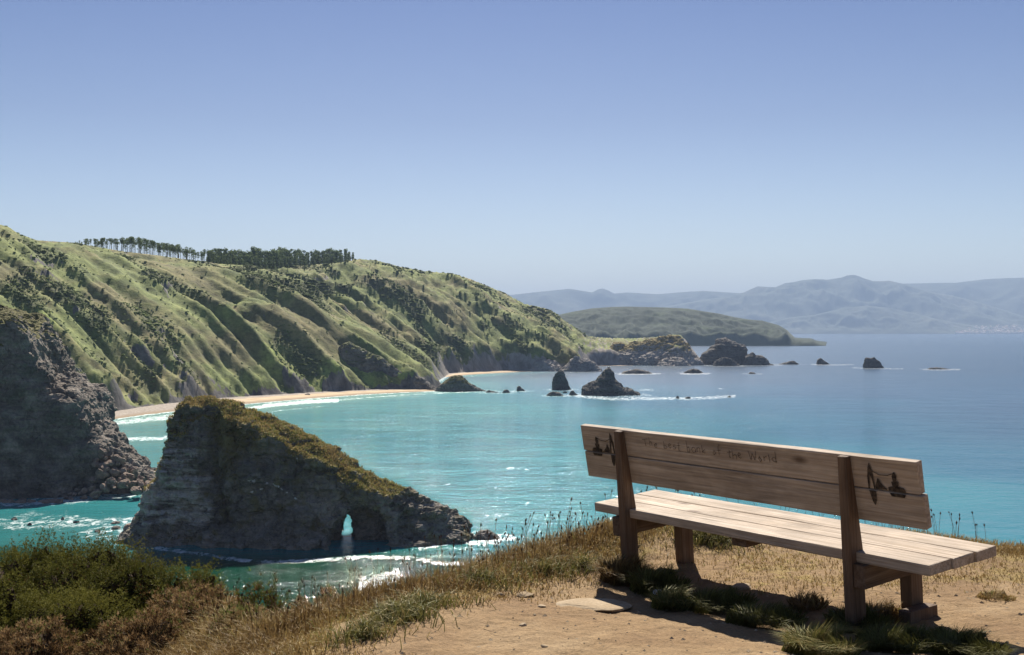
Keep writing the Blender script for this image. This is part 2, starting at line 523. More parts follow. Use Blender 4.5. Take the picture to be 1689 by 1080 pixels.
def mat_wood(name, a, b, c, axis):
    """weathered timber, grain along the given local axis"""
    m = M(name, 0.8)
    p = m.coord('Object')
    off = m.node('ShaderNodeVectorMath', operation='ADD')
    m.put(off.inputs[0], p)
    cmb = m.node('ShaderNodeCombineXYZ')
    for i in range(3):
        m.put(cmb.inputs[i], m.math('MULTIPLY', m.rand(), 7.3 + 3 * i))
    m.put(off.inputs[1], cmb.outputs[0])
    p = off.outputs[0]
    st = [14.0, 14.0, 14.0]; st[axis] = 0.7
    g1 = m.noise(m.scale(p, st), 1.6, 6, 0.65, 1.2)
    st2 = [90.0, 90.0, 90.0]; st2[axis] = 2.2
    g2 = m.noise(m.scale(p, st2), 1.0, 4, 0.6, 0.3)
    blot = m.noise(p, 3.5, 4, 0.6, 0.4)
    kn = [5.0, 5.0, 5.0]; kn[axis] = 1.8
    knot = m.voro(m.scale(p, kn), 1.0)
    col = m.ramp(g1, [(0.28, a), (0.5, b), (0.72, c)])
    col = m.mix(0.5, col, m.ramp(g2, [(0.3, 0.5), (0.62, 1.2)]), 'MULTIPLY')
    col = m.mix(0.5, col, m.ramp(blot, [(0.3, 0.5), (0.65, 1.15)]), 'MULTIPLY')
    col = m.mix(m.ramp(knot, [(0.05, 0.75), (0.13, 0.0)]), col, (0.07, 0.035, 0.018))
    st3 = [9.0, 9.0, 9.0]; st3[axis] = 1.1
    stain = m.noise(m.scale(p, st3), 1.0, 5, 0.7, 0.8)
    col = m.mix(m.ramp(stain, [(0.52, 0.0), (0.72, 0.75)]), col, m.mix(0.5, col, (0.075, 0.058, 0.045)))
    st4 = [160.0, 160.0, 160.0]; st4[axis] = 0.9
    split = m.ramp(m.noise(m.scale(p, st4), 1.0, 2, 0.5), [(0.69, 0.0), (0.74, 0.8)])
    col = m.mix(split, col, (0.03, 0.02, 0.014))
    return m.done(col, m.ramp(g2, [(0.3, 0.9), (0.7, 0.62)]), m.bump(m.math('ADD', g2, m.math('MULTIPLY', g1, 0.6)), 0.7, 0.006))
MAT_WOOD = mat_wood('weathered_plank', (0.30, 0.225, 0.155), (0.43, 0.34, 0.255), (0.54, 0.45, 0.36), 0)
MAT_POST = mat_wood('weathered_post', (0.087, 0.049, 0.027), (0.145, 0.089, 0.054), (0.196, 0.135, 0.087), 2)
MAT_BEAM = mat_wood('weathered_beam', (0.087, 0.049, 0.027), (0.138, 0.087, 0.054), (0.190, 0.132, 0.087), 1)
mm = M('char', 0.9); MAT_CHAR = mm.done(mm.ramp(mm.noise(mm.coord('Object'), 60.0), [(0.35, (0.012, 0.009, 0.007)), (0.68, (0.11, 0.08, 0.055))]))
mm = M('pen_ink', 0.8); MAT_INK = mm.done((0.085, 0.055, 0.036))
mm = M('stone', 0.95); MAT_STONE = mm.done(mm.mix(0.5, mm.ramp(mm.noise(mm.pos(), 5.0, 5), [(0.3, (0.34, 0.25, 0.15)), (0.7, (0.48, 0.38, 0.26))]), mm.ramp(mm.noise(mm.pos(), 70.0, 4), [(0.3, 0.6), (0.7, 1.2)]), 'MULTIPLY'), 0.95, mm.bump(mm.noise(mm.pos(), 30.0, 6), 0.6, 0.01))
mm = M('litter_paper', 0.6); MAT_PAPER = mm.done((0.62, 0.66, 0.78))
mm = M('house_plaster', 0.9); MAT_HOUSE = mm.done(mm.ramp(mm.attr('tint'), [(0.0, (0.75, 0.70, 0.62)), (0.6, (0.8, 0.78, 0.74)), (0.7, (0.45, 0.20, 0.12)), (1.0, (0.55, 0.26, 0.16))], 'CONSTANT'))

# ------------------------------------------------------------------ the coast
COAST_PX = [(165, 693), (230, 684), (300, 676), (400, 666), (470, 660), (520, 656), (600, 650), (660, 647), (712, 645),
            (735, 640), (722, 630), (735, 622), (770, 618), (820, 615), (862, 613), (905, 612), (945, 612), (974, 611),
            (965, 606), (985, 603.5), (1060, 602.5), (1120, 603), (1148, 602.5), (1160, 599), (1162, 594), (1130, 588), (1020, 584), (900, 582)]
coast = np.array([(-900., 150.), (-560., 300.), (-330., 470.), (-300., 600.), tuple(sea(60, 722))] + [tuple(sea(*p)) for p in COAST_PX] + [(-300., 3600.), (-2500., 5200.)])

def seg_dist(px, py, poly):
    """distance to a polyline and arc length of the nearest point"""
    best = np.full(px.shape, 1e9)
    arc = np.zeros(px.shape)
    L = 0.0
    for (ax, ay), (bx, by) in zip(poly[:-1], poly[1:]):
        dx, dy = bx - ax, by - ay
        ll = math.hypot(dx, dy)
        t = np.clip(((px - ax) * dx + (py - ay) * dy) / (ll * ll), 0, 1)
        d = np.hypot(px - ax - t * dx, py - ay - t * dy)
        m = d < best
        best = np.where(m, d, best)
        arc = np.where(m, L + t * ll, arc)
        L += ll
    return best, arc

def inside(px, py, poly):
    c = np.zeros(px.shape, bool)
    n = len(poly)
    for i in range(n):
        (ax, ay), (bx, by) = poly[i], poly[(i + 1) % n]
        if ay == by:
            continue
        m = ((ay > py) != (by > py)) & (px < (bx - ax) * (py - ay) / (by - ay) + ax)
        c ^= m
    return c

def coast_d(px, py):
    d, arc = seg_dist(px, py, coast)
    ins = inside(px, py, np.vstack([coast, [(-9000., 5200.), (-9000., 150.)]]))
    return np.where(ins, d, -d), arc

_ca = np.concatenate([[0], np.cumsum(np.hypot(*np.diff(coast, axis=0).T))])
def coast_arc_of(i):
    return _ca[5 + i]                        # arc length of COAST_PX[i]

def beach_width(arc):
    a = [coast_arc_of(i) for i in (0, 1, 3, 6, 8, 9, 11, 12, 14, 15, 18, 20, 22)]
    w = [8, 20, 34, 26, 18, 0, 0, 22, 18, 0, 0, 8, 0]
    return np.interp(arc, [a[0] - 90] + a, [0] + w)

# ------------------------------------------------------------------ main hill (real terrain, its skyline fitted per azimuth)
SKY_PX = np.array([(-700, 250), (-300, 300), (-100, 345), (0, 370), (14, 374), (30, 385), (60, 396), (120, 400), (200, 414), (260, 421), (330, 431), (362, 435), (430, 439),
                   (500, 438), (560, 433), (590, 427), (620, 429), (660, 440), (700, 447), (746, 451), (776, 460), (805, 472), (835, 485),
                   (865, 501), (894, 507), (912, 513), (930, 528), (950, 541), (970, 555), (1008, 557.5), (1046, 558), (1084, 555), (1110, 551.5),
                   (1122, 552), (1128, 557), (1136, 567), (1148, 583), (1157, 594), (1200, 600)], float)
def hill_height(X, Y, cap):
    d, arc = coast_d(X, Y)
    bw = beach_width(arc) * sstep(130, 35, d)
    far = sstep(1300, 1900, Y)
    sg = 0.44 * X + 0.90 * Y                  # runs along the shore
    # spurs and gullies run down the fall line
    warp = 26 * fbm2(sg / 120. + 0.35 * noise2(X / 150., Y / 150., 2), (X - 0.5 * Y) / 420. + 3, 3, 11) + 10 * fbm2(sg / 40., (X - 0.5 * Y) / 160., 2, 23) * sstep(10, 60, d)
    warp = warp * (1 - 0.35 * far)
    dd = d - bw + warp * sstep(0, 70, d - bw)
    cl = np.maximum(7 + 22 * noise2(sg / 48., X / 200., 5) + 8 * noise2(sg / 13., X / 90., 6), 0.5) + 15 * far
    cliff = cl * sstep(0, 13 + 10 * far, dd)
    slope = cliff + np.maximum(dd - 8, 0) * (0.60 + 0.10 * noise2(X / 260., Y / 260., 8))
    k = 22.0
    z = -k * np.logaddexp(-slope / k, -cap / k) + k * np.logaddexp(0 * slope, -cap / k)
    z = z + sstep(15, 80, dd) * (5 * fbm2(X / 70., Y / 70., 3, 31, ridged=True) - 1.5) + far * 11 * sstep(4, 30, dd) * (fbm2(X / 42., Y / 42., 5, 36, ridged=True, gain=0.6) - 0.2)
    # outcrop steps and bushy cover
    o = fbm2(X / 75. + 0.4 * fbm2(X / 40., Y / 40., 2, 77), Y / 75., 3, 91)
    z = z + 4.5 * sstep(0.2, 0.42, o) * sstep(20, 60, dd)
    z = z + sstep(0, 25, dd) * (0.8 * np.abs(noise2(X / 11., Y / 11., 3)) * 2 + 0.3 * np.abs(noise2(X / 4.5, Y / 4.5, 6)) * 2)
    z = z + (1 - sstep(20, 50, dd)) * sstep(0, 8, dd) * (5 * fbm2(X / 16., Y / 16., 4, 45, ridged=True))
    low = np.where(d > 0, np.minimum(0.045 * d - 0.6, 0.4), 0.12 * d - 0.6)
    z = np.where(dd > 0, low + np.maximum(z, 0) * sstep(0, 3, dd), low)
    return z, d, dd, arc, o, cl

def build_hill():
    uf = np.concatenate([np.arange(-700, -20, 14.0), np.arange(-20, 1180, 1.55)])
    rf = np.concatenate([np.geomspace(560, 3050, 470), [3200, 3500, 4000]])
    U, RR = np.meshgrid(uf, rf)
    X, Y = (U - CX) / FPX * RR, RR
    target = (HY - np.interp(uf, SKY_PX[:, 0], SKY_PX[:, 1])) / FPX
    cap = np.interp(uf, [-700, 0, 600, 900, 980, 1180], [170, 155, 150, 110, 60, 40])
    cd = coast_d(X, Y)
    for it in range(7):
        z, d, dd, arc, o, cl = hill_height(X, Y, np.broadcast_to(cap, X.shape)) if it in (0, 6) else (zc(cap), d, dd, arc, o, cl)
        if it == 0:
            z0, cap0 = z, cap.copy()
            rel = np.clip(z0 / np.maximum(cap0, 1), 0, 1.2)
            zc = lambda c: z0 + rel ** 2 * (c - cap0)
        ang = (z - HC) / RR
        im = ang.argmax(0)
        err = target - ang.max(0)
        w_ = 22 if it < 6 else 4
        g_ = np.exp(-np.linspace(-2, 2, 2 * w_ + 1) ** 2); g_ /= g_.sum()
        err = np.convolve(np.pad(err, w_, 'edge'), g_, 'valid')
        if it < 6:
            cap = np.maximum(cap + err * rf[im] * 1.0, 6)
    # final small correction, spread over the upper slope
    z = z + np.clip(z / np.maximum(cap, 1), 0, 1) ** 2 * (err * rf[im])
    zx = np.gradient(z, axis=1) / np.maximum(np.gradient(X, axis=1), 1e-3)
    zr = np.gradient(z, axis=0) / np.gradient(RR, axis=0)
    steep = np.hypot(zx, zr)
    rock = 0.75 * sstep(1.25, 0.7, (z + 4 * fbm2(X / 20., Y / 20., 3, 63)) / np.maximum(cl, 4)) * sstep(0.35, 0.7, steep + 0.3)
    rock = np.maximum(rock, 0.60 * sstep(1.25, 2.2, steep))
    rock = np.maximum(rock, 0.7 * sstep(0.16, 0.24, o) * sstep(0.46, 0.36, o) * sstep(0.8, 1.3, steep))
    far = sstep(1500, 1900, Y)
    rock = np.maximum(rock, far * sstep(935, 985, U) * (0.52 + 0.35 * fbm2(X / 30., Y / 30., 3, 58)) * sstep(0.15, 0.6, steep))
    pale = np.clip(sstep(1350, 1900, Y) * 0.9 + 0.5 * sstep(0.25, 0.5, fbm2(X / 50., Y / 50., 3, 15)), 0, 1)
    lush = 0.45 * sstep(-0.1, 0.35, fbm2((0.44 * X + 0.9 * Y) / 120., d / 90., 3, 19)) * sstep(150, 60, z) + 0.1
    lush = lush * (1 - 0.6 * far)
    scrub = sstep(-0.06, 0.34, fbm2((X + 0.35 * Y) / 85., (Y - 0.35 * X) / 150., 5, 202, 0.62)) * sstep(8, 20, z)
    V = np.stack([X, Y, z], -1).reshape(-1, 3)
    ob = mesh('hillside', V, grid_faces(*X.shape), MAT_HILL, smooth=True, attrs={'rock': rock, 'pale': pale, 'lush': lush, 'scrub': scrub})
    tag(ob, kind='structure')
    return uf, rf, X, Y, z, rock, scrub, im
HU, HR, HX, HYY, HZ, HROCK, HSCRUB, HIM = build_hill()

def scrub_cover():
    """bushes of the slope: nobody could count them"""
    ok = (HZ > 5) & (HROCK < 0.5) & (HR[:, None] < 2600) & (HU[None, :] > -25)
    front = np.arange(len(HR))[:, None] <= HIM[None, :] + 2
    ok &= front & (HU[None, :] < 965)
    dens = HSCRUB ** 1.5 + 0.015
    area = HR[:, None] ** 2
    w = np.where(ok, dens * (HR[:, None] / 1200.) ** 0.6, 0).ravel()
    n = 30000
    pick = rng.choice(len(w), n, p=w / w.sum())
    tv = np.array([(0, 0, 1)] + [(math.cos(a), math.sin(a), 0.55) for a in np.arange(5) * 2 * math.pi / 5] + [(1.1 * math.cos(a + .6), 1.1 * math.sin(a + .6), -0.25) for a in np.arange(5) * 2 * math.pi / 5])
    tf = np.array([(0, 1 + i, 1 + (i + 1) % 5) for i in range(5)] + [(1 + i, 6 + i, 1 + (i + 1) % 5) for i in range(5)] + [(1 + (i + 1) % 5, 6 + i, 6 + (i + 1) % 5) for i in range(5)])
    c = np.stack([HX.ravel()[pick], HYY.ravel()[pick], HZ.ravel()[pick]], 1) + rng.normal(0, 1.0, (n, 3)) * (1, 1, 0)
    s = 0.45 + 1.15 * rng.random(n) ** 2.6
    s *= 1 + 0.5 * sstep(1300, 2000, c[:, 1])
    a = rng.random(n) * 6.28
    t = tv[None] * (1 + rng.normal(0, 0.22, (n, 11, 1)))
    x = t[..., 0] * np.cos(a)[:, None] - t[..., 1] * np.sin(a)[:, None]
    y = t[..., 0] * np.sin(a)[:, None] + t[..., 1] * np.cos(a)[:, None]
    V = np.stack([x, y, t[..., 2] * 0.6], -1) * s[:, None, None] + c[:, None]
    F = (tf[None] + (np.arange(n) * 11)[:, None, None]).reshape(-1, 3)
    tint = np.clip(np.repeat(0.30 + 0.5 * fbm2(c[:, 0] / 60., c[:, 1] / 60., 3, 5) + rng.normal(0.1, 0.14, n), 11), 0, 1)
    o = mesh('scrub_cover', V.reshape(-1, 3), F, MAT_SCRUB, attrs={'tint': tint})
    tag(o, 'low dark scrub and bracken scattered all over the green hillside', 'scrub', kind='stuff')
scrub_cover()

# beaches
def beach(name, i0, i1, stony0):
    a0, a1 = coast_arc_of(i0), coast_arc_of(i1)
    n = 160
    s = np.linspace(a0, a1, n)
    cx_, cy_ = np.interp(s, _ca, coast[:, 0]), np.interp(s, _ca, coast[:, 1])
    k = np.ones(9) / 9
    cx_[4:-4], cy_[4:-4] = np.convolve(cx_, k, 'valid'), np.convolve(cy_, k, 'valid')
    tx, ty = np.gradient(cx_), np.gradient(cy_)
    l = np.hypot(tx, ty); nx_, ny_ = -ty / l, tx / l        # inland (left of the way out)
    bw = beach_width(s)
    cols = np.array([-0.5, -0.2, 0.0, 0.15, 0.35, 0.6, 0.85, 1.05, 1.3])
    off = cols[None, :] * (bw[:, None] + 3)
    X, Y = cx_[:, None] + nx_[:, None] * off, cy_[:, None] + ny_[:, None] * off
    Z = 0.075 * off + 0.25 + 0.25 * noise2(X / 8., Y / 8., 9) - 1.5 * (cols[None, :] > 1.2) - 1.5 * sstep(4, 0, bw)[:, None]
    wet = np.broadcast_to(sstep(0.3, 0.05, cols)[None, :], X.shape)
    stony = np.clip(sstep(stony0, stony0 - 0.25, np.linspace(0, 1, n))[:, None] + 0.9 * sstep(0.6, 0.9, cols)[None, :] + 0.5 * noise2(X / 15., Y / 15., 4), 0, 1)
    tag(mesh(name, np.stack([X, Y, Z], -1).reshape(-1, 3), grid_faces(n, len(cols)), MAT_SAND, smooth=True, attrs={'wet': wet, 'stony': stony}), kind='structure')
beach('beach', 0, 9, 0.45)
beach('beach', 11, 15, 0.0)
beach('beach', 18, 22, 0.0)

# ------------------------------------------------------------------ far headland and mountains
def ridge(name, pts, Y0, depth, mat, zrough, nlen, seed, foot=0.0, nu=420, nv=40, cliffy=0.0):
    pts = np.array(pts, float)
    u = np.linspace(pts[0, 0], pts[-1, 0], nu)
    py = np.interp(u, pts[:, 0], pts[:, 1])
    v = np.concatenate([np.linspace(0, 1, nv), [1.15, 1.5, 2.0]])
    Yb = Y0 + depth * v
    U, YY = np.meshgrid(u, Yb)
    VV = np.broadcast_to(v[:, None], U.shape)
    X = (U - CX) / FPX * YY
    zr = HC + (HY - py) / FPX * (Y0 + depth)
    prof = sstep(0, 1, np.clip(VV, 0, 1)) * 0.55 + np.clip(VV, 0, 1) * 0.45
    n = fbm2(X / nlen, YY / nlen, 5, seed, ridged=True)
    z = zr[None, :] * prof + zrough * (n - 0.35) * np.sin(np.pi * np.clip(VV, 0, 1)) ** 0.8
    if cliffy:
        z = z + cliffy * sstep(0, 0.06 + 0.03 * fbm2(X / 200., YY / 200., 2, 5), VV) * (0.6 + 0.8 * fbm2(X / 120., YY / 160., 3, 6, ridged=True)) * np.clip(zr / 70., 0.05, 1)[None, :] * (1 - VV)
    z = np.where(VV > 1, zr[None, :] * np.clip(1 - 0.5 * (VV - 1), 0, 1), z)
    z = z + foot - 12 * (VV < 0.001)
    # no slope may stand above the skyline
    lim = HC + (HY - py)[None, :] / FPX * YY
    z = np.where(VV < 1, np.minimum(z, lim - 0.002 * YY * (1 - VV)), z)
    return tag(mesh(name, np.stack([X, YY, z], -1).reshape(-1, 3), grid_faces(*U.shape), mat, smooth=True), kind='structure')

ridge('headland', [(880, 545), (905, 527), (921, 519), (944, 514), (975, 508.5), (1008, 506), (1035, 505.5), (1059, 506), (1100, 507), (1135, 509), (1160, 513), (1186, 517), (1212, 523), (1237, 527), (1257, 528.5), (1284, 536), (1298, 544), (1305, 551), (1311, 556.5), (1325, 557.5), (1339, 558), (1345, 561), (1352, 563.5), (1362, 566), (1373, 569.5)],
      4750, 850, MAT_HEAD, 38, 330., 40, nu=560, nv=70, cliffy=42.0)
mount1 = [(300, 500), (600, 492), (760, 488), (843, 486), (881, 482), (910, 479), (940, 476), (958, 479), (977, 482), (986, 477), (994, 475.5), (1004, 479), (1013, 484), (1034, 482), (1085, 485), (1120, 482), (1161, 479.5), (1217, 483), (1300, 490), (1500, 500)]
mount2 = [(1040, 520), (1105, 504), (1161, 494), (1200, 489), (1227, 482), (1240, 476), (1250, 472), (1265, 473), (1279, 473.5), (1295, 466.7), (1310, 465), (1322, 462), (1345, 460), (1366, 461), (1388, 457.5), (1398, 454), (1407, 453), (1416, 455), (1425, 459), (1439, 463), (1452, 463.5), (1466, 462.6), (1491, 468), (1529, 480), (1570, 487), (1610, 497), (1660, 512), (1700, 524), (1800, 545)]
mount3 = [(1350, 480), (1440, 472), (1491, 467.5), (1540, 466.5), (1578, 466), (1624, 460.4), (1660, 458.5), (1689, 457.7), (1800, 455), (2000, 465), (2400, 490), (2800, 520)]
foothill = [(1180, 548), (1230, 537), (1262, 533), (1300, 524), (1345, 519), (1390, 508), (1430, 504), (1470, 508), (1510, 517), (1545, 526), (1580, 533), (1620, 539), (1689, 541), (1800, 543)]
ridge('mountain', mount1, 25500, 3500, MAT_MOUNT, 420, 2200., 3)
ridge('mountain', mount3, 25200, 4200, MAT_MOUNT, 380, 2600., 14)
ridge('mountain', mount2, 23800, 3000, MAT_MOUNT, 560, 2100., 27)
ridge('foothill', foothill, 22600, 1300, MAT_MOUNT, 200, 900., 33)

def town():
    n = 420
    px = 1575 + 200 * rng.random(n) ** 0.9
    t = rng.random(n) ** 1.3
    Y = 22500 + 900 * t
    lv, lf, tint = [], [], []
    for i in range(n):
        w, d_, h = 12 + 16 * rng.random(), 12 + 10 * rng.random(), 9 + 12 * rng.random()
        x = (px[i] - CX) / FPX * Y[i]
        z = 6 + 170 * t[i] * (0.6 + 0.4 * rng.random()) * min(1, (px[i] - 1560) / 60)
        b = len(lv)
        lv += [(x + sx * w, Y[i] + sy * d_, z + zz) for zz in (-40, h) for sx, sy in ((-1, -1), (1, -1), (1, 1), (-1, 1))]
        lv += [(x - w, Y[i], z + h * 1.6), (x + w, Y[i], z + h * 1.6)]
        lf += [(b, b + 1, b + 5, b + 4), (b + 1, b + 2, b + 6, b + 5), (b + 2, b + 3, b + 7, b + 6), (b + 3, b, b + 4, b + 7), (b + 4, b + 5, b + 9, b + 8), (b + 6, b + 7, b + 8, b + 9)]
        tint += [0.1 + 0.4 * rng.random()] * 8 + [0.9, 0.9]
    o = mesh('far_town', lv, [np.array(lf)], MAT_HOUSE, attrs={'tint': tint})
    tag(o, 'tiny pale houses of a far town at the foot of the hazy mountains', 'town', kind='stuff')
town()

# ------------------------------------------------------------------ rocks standing in the sea
ROCK_FOOT = []                               # (x, y, half width, half depth) for the foam round them

def rock_body(pts, Yc, dfront, dback, h, rough, seed, p=2.2, hole=None, extra=None, lean=0.0, base=-2.5):
    """solid whose skyline at distance Yc is the outline pts (photo pixels); returns vertices, quads, normals"""
    P = np.array([at(x, y, Yc) for x, y in pts])
    X0, X1 = P[0, 0] - 3 * h, P[-1, 0] + 3 * h
    zt = P[:, 2].max() + 4 * h
    y0, y1 = Yc - dfront * 1.15 - 3 * h, Yc + dback * 1.15 + 3 * h
    gx, gy, gz = np.arange(X0, X1 + h, h), np.arange(y0, y1 + h, h), np.arange(base, zt, h)
    GX, GY, GZ = np.meshgrid(gx, gy, gz, indexing='ij')
    q = 0.35 / max(rough, 0.4)
    wx = rough * 1.2 * noise3(GX * 0.22 * q, GY * 0.22 * q, GZ * 0.22 * q, seed + 50)
    top = np.interp((GX + wx).ravel(), P[:, 0], P[:, 2], left=-20, right=-20).reshape(GX.shape)
    v = GY - Yc
    Hm = max(P[:, 2].max(), 1)
    rel = np.clip(top / Hm, 0.02, 1) ** 0.55
    df, db = dfront * (0.25 + 0.75 * rel), dback * (0.25 + 0.75 * rel)
    a = np.where(v < 0, -v / df, v / db)
    F = (GZ - top * (1 - np.clip(a, 0, 3) ** p) - np.minimum(0, 0))
    F = np.where(a > 1, np.maximum(F, (a - 1) * 10 + GZ * 0.1), F)
    F = np.clip(F, -12, 12)
    if extra is not None:
        F = extra(GX, GY, GZ, F, top)
    F = F + rough * 1.6 * fbm3(GX * 0.3 * q, GY * 0.3 * q, GZ * 0.42 * q, 3, seed, ridged=True) - 0.3 * rough
    V, Q = surface_nets(F, (X0, y0, base), h)
    return V, Q

def rock_detail(V, Q, rough, seed, strata=0.5):
    n = vnormals(V, Q)
    f = 0.5 / rough
    d1, c1 = cell3(V[:, 0] * 0.45 * f, V[:, 1] * 0.45 * f, V[:, 2] * 0.8 * f, seed)
    disp = rough * (0.55 * (c1 - 0.5) + 0.7 * fbm3(V[:, 0] * f, V[:, 1] * f, V[:, 2] * f, 4, seed + 3, 0.6, ridged=True))
    st = noise3(V[:, 0] * 0.08 * f, V[:, 1] * 0.08 * f, V[:, 2] * 1.5 * f, seed + 9)
    disp = disp + strata * rough * np.where(st > 0, 0.5, -0.3) * (1 - np.abs(n[:, 2]))
    V = V + n * disp[:, None]
    return V, vnormals(V, Q)

def place_rock(name, pts, base_y, dfront, dback, h, rough, seed, label, mat=MAT_SEAROCK, p=2.2, cat='rock', group=None, foam=True, turf=0.0, Yc=None, **kw):
    Yb = K / (base_y - HY)
    Yc = (Yb + dfront) if Yc is None else Yc
    V, Q = rock_body(pts, Yc, dfront, dback, h, rough, seed, p, **kw)
    V, n = rock_detail(V, Q, rough, seed)
    x = (pts[0][0] + pts[-1][0]) / 2
    org = np.array([(x - CX) / FPX * Yc, Yc, 0.0])
    t = np.clip(turf * sstep(0.25, 0.75, n[:, 2]) * sstep(0.25, 0.6, V[:, 2] / max(V[:, 2].max(), 1)), 0, 1)
    o = mesh(name, V - org, Q, mat, smooth=False, attrs={'turf': t})
    o.location = org.tolist()
    tag(o, label, cat, group)
    if foam:
        hw = (pts[-1][0] - pts[0][0]) / 2 / FPX * Yc
        ROCK_FOOT.append((org[0], Yc, hw, (dfront + dback) / 2))
    return o

# the great stack with its sea arch
def stack_extra(GX, GY, GZ, F, top):
    return F

def build_stack():
    Yc = 352.0
    pts = [(203, 884), (208, 868), (222, 860), (232, 845), (244, 826), (250, 800), (258, 786), (263, 760), (276, 738), (280, 715), (287, 690), (297, 668), (304, 652), (314, 650), (322, 656), (340, 655),
           (370, 659), (395, 664), (415, 671), (450, 687), (480, 702), (520, 723), (560, 745), (600, 770), (615, 778), (640, 793), (660, 800), (690, 814), (720, 829), (750, 843), (762, 848), (768, 857), (772, 868), (778, 882), (782, 888)]
    P = np.array([at(x, y, Yc) for x, y in pts])
    h = 0.52
    base = -3.0
    gx = np.arange(P[0, 0] - 4, P[-1, 0] + 4, h)
    gy = np.arange(Yc - 24, Yc + 26, h)
    gz = np.arange(base, P[:, 2].max() + 4, h)
    GX, GY, GZ = np.meshgrid(gx, gy, gz, indexing='ij')
    wob = 1.6 * noise3(GX / 9., GY / 9., GZ / 9., 61)
    top = np.interp((GX + 0.6 * wob).ravel(), P[:, 0], P[:, 2], left=-20, right=-20).reshape(GX.shape)
    pxs = CX + GX / Yc * FPX
    v = GY - Yc
    # grassy roof tips towards the viewer, then a sheer face drops to the water
    I = lambda xs, ys: np.interp(pxs.ravel(), xs, ys).reshape(GX.shape)
    tip = I([200, 300, 330, 420, 520, 620, 700, 790], [0.2, 0.4, 0.42, 0.34, 0.34, 0.38, 0.45, 0.5])
    roof = top - np.maximum(-v, 0) * tip - np.maximum(v, 0) * 0.55 + 0.4 * noise3(GX / 5., GY / 5., GZ / 5., 33)
    lip = I([200, 235, 262, 300, 318, 332, 350, 385, 420, 470, 520, 560, 640, 700, 760, 790], [3, 5, 4, 3, 3.2, 5, 6.5, 9, 11, 12, 11.5, 10.5, 7, 5, 4, 3])
    foot0 = I([200, 235, 262, 300, 330, 350, 400, 440, 470, 560, 640, 700, 760, 790], [6, 10, 11, 12, 11, 14, 13.5, 15.5, 17, 16, 13, 10, 7.5, 4.5])
    relz = np.clip((top - GZ) / np.maximum(top, 2), 0, 1.3)
    ribs = 2.6 * noise3(GX / 7.5, GY / 9., GZ / 24., 41) + 1.3 * np.abs(noise3(GX / 3.2, GY / 5., GZ / 12., 42)) * 2
    ledge = 0.9 * (np.abs(((GZ + 1.2 * noise3(GX / 9., GY / 9., GZ / 9., 43)) / 4.2) % 1 - 0.5) * 2 - 0.5) * np.clip((400 - pxs) / 60, 0.15, 1)
    foot = 3.0 * sstep(6, 0, GZ + 2 * noise3(GX / 6., GY / 6., GZ / 6., 44))
    Ff = -(v + lip + (foot0 - lip) * relz ** 1.5 + foot + 1.2 * wob + ribs + ledge)
    Fb = v - (np.clip(top * 0.34, 3, 12) + 2 + 0.15 * np.clip(top - GZ, 0, 40) + wob)
    side_l = (P[0, 0] + np.clip(GZ, 0, 60) * 0.0) - GX
    F = np.maximum(np.maximum(GZ - roof, Ff), np.maximum(Fb, side_l))
    # hanging buttress and deep cleft on the left part of the face
    cleft = np.exp(-((pxs - 352 - 1.1 * (40 - GZ)) / 13.) ** 2) * sstep(2, 9, GZ) * sstep(42, 36, GZ)
    F = F + 4.6 * cleft * sstep(-2, -8, v)
    F = np.clip(F, -8, 8)
    F = F + 1.5 * fbm3(GX / 8., GY / 8., GZ / 6., 3, 71, ridged=True) - 0.4
    # the arch: a tunnel right through, opening wide towards us on its right side
    ax = (575 - CX) / FPX * Yc
    def hull(cx_, half, crown, pw=2.4):
        a = np.clip(np.abs((GX - cx_) / half), 0, 4) ** pw + np.clip((GZ + 2) / (crown + 2), 0, 4) ** pw
        return (a ** (1 / pw) - 1) * np.minimum(half, crown)
    tun = hull(ax - 0.1348 * v - 0.2, 2.7 + 0.6 * noise3(GX / 4., GY / 4., GZ / 4., 5), 7.6 + 0.6 * noise3(GX / 3., GY / 3., GZ / 3., 6))
    cave = hull((603 - CX) / FPX * Yc, 8.5 + 2 * noise3(GX / 6., GY / 6., GZ / 6., 8), 11.0 + 2 * noise3(GX / 5., GY / 5., GZ / 5., 9))
    cave = np.maximum(cave, v + 4.5)
    F = np.maximum(F, -tun)
    F = np.maximum(F, -cave)
    V, Q = surface_nets(F, (gx[0], gy[0], base), h)
    n = vnormals(V, Q)
    x_, y_, z_ = V.T
    px0 = CX + x_ / y_ * FPX
    c1, r1 = cell3(x_ / 5.5, y_ / 5.5, z_ / 3.2 + 0.25 * noise2(x_ / 8., y_ / 8., 4), 88)
    c2, r2 = cell3(x_ / 2.3, y_ / 2.3, z_ / 1.3, 89)
    left = sstep(350, 300, px0); right = sstep(600, 660, px0)
    side = np.sqrt(np.clip(1 - n[:, 2] ** 2, 0, 1))
    step = ((z_ + 1.1 * noise2(x_ / 7., y_ / 7., 8) + 0.30 * x_) / 2.6) % 1.0
    disp = side * (1.9 * (r1 - 0.5) + (0.9 + 0.7 * right) * (r2 - 0.5)) + 0.5 * fbm3(x_ / 2.2, y_ / 2.2, z_ / 2.2, 3, 91, 0.6, ridged=True)
    disp = disp + side * (0.08 + 0.6 * left) * (0.5 - step)
    V = V + n * disp[:, None]
    n = vnormals(V, Q)
    px = CX + V[:, 0] / V[:, 1] * FPX
    rel = V[:, 2] - np.interp(V[:, 0], P[:, 0], P[:, 2])
    t = sstep(0.35, 0.65, n[:, 2]) * sstep(8, 16, V[:, 2]) * sstep(-8.0, -5, rel + 2.0 * noise3(V[:, 0] / 5., V[:, 1] / 5., V[:, 2] / 5., 12)) * sstep(700, 640, px)
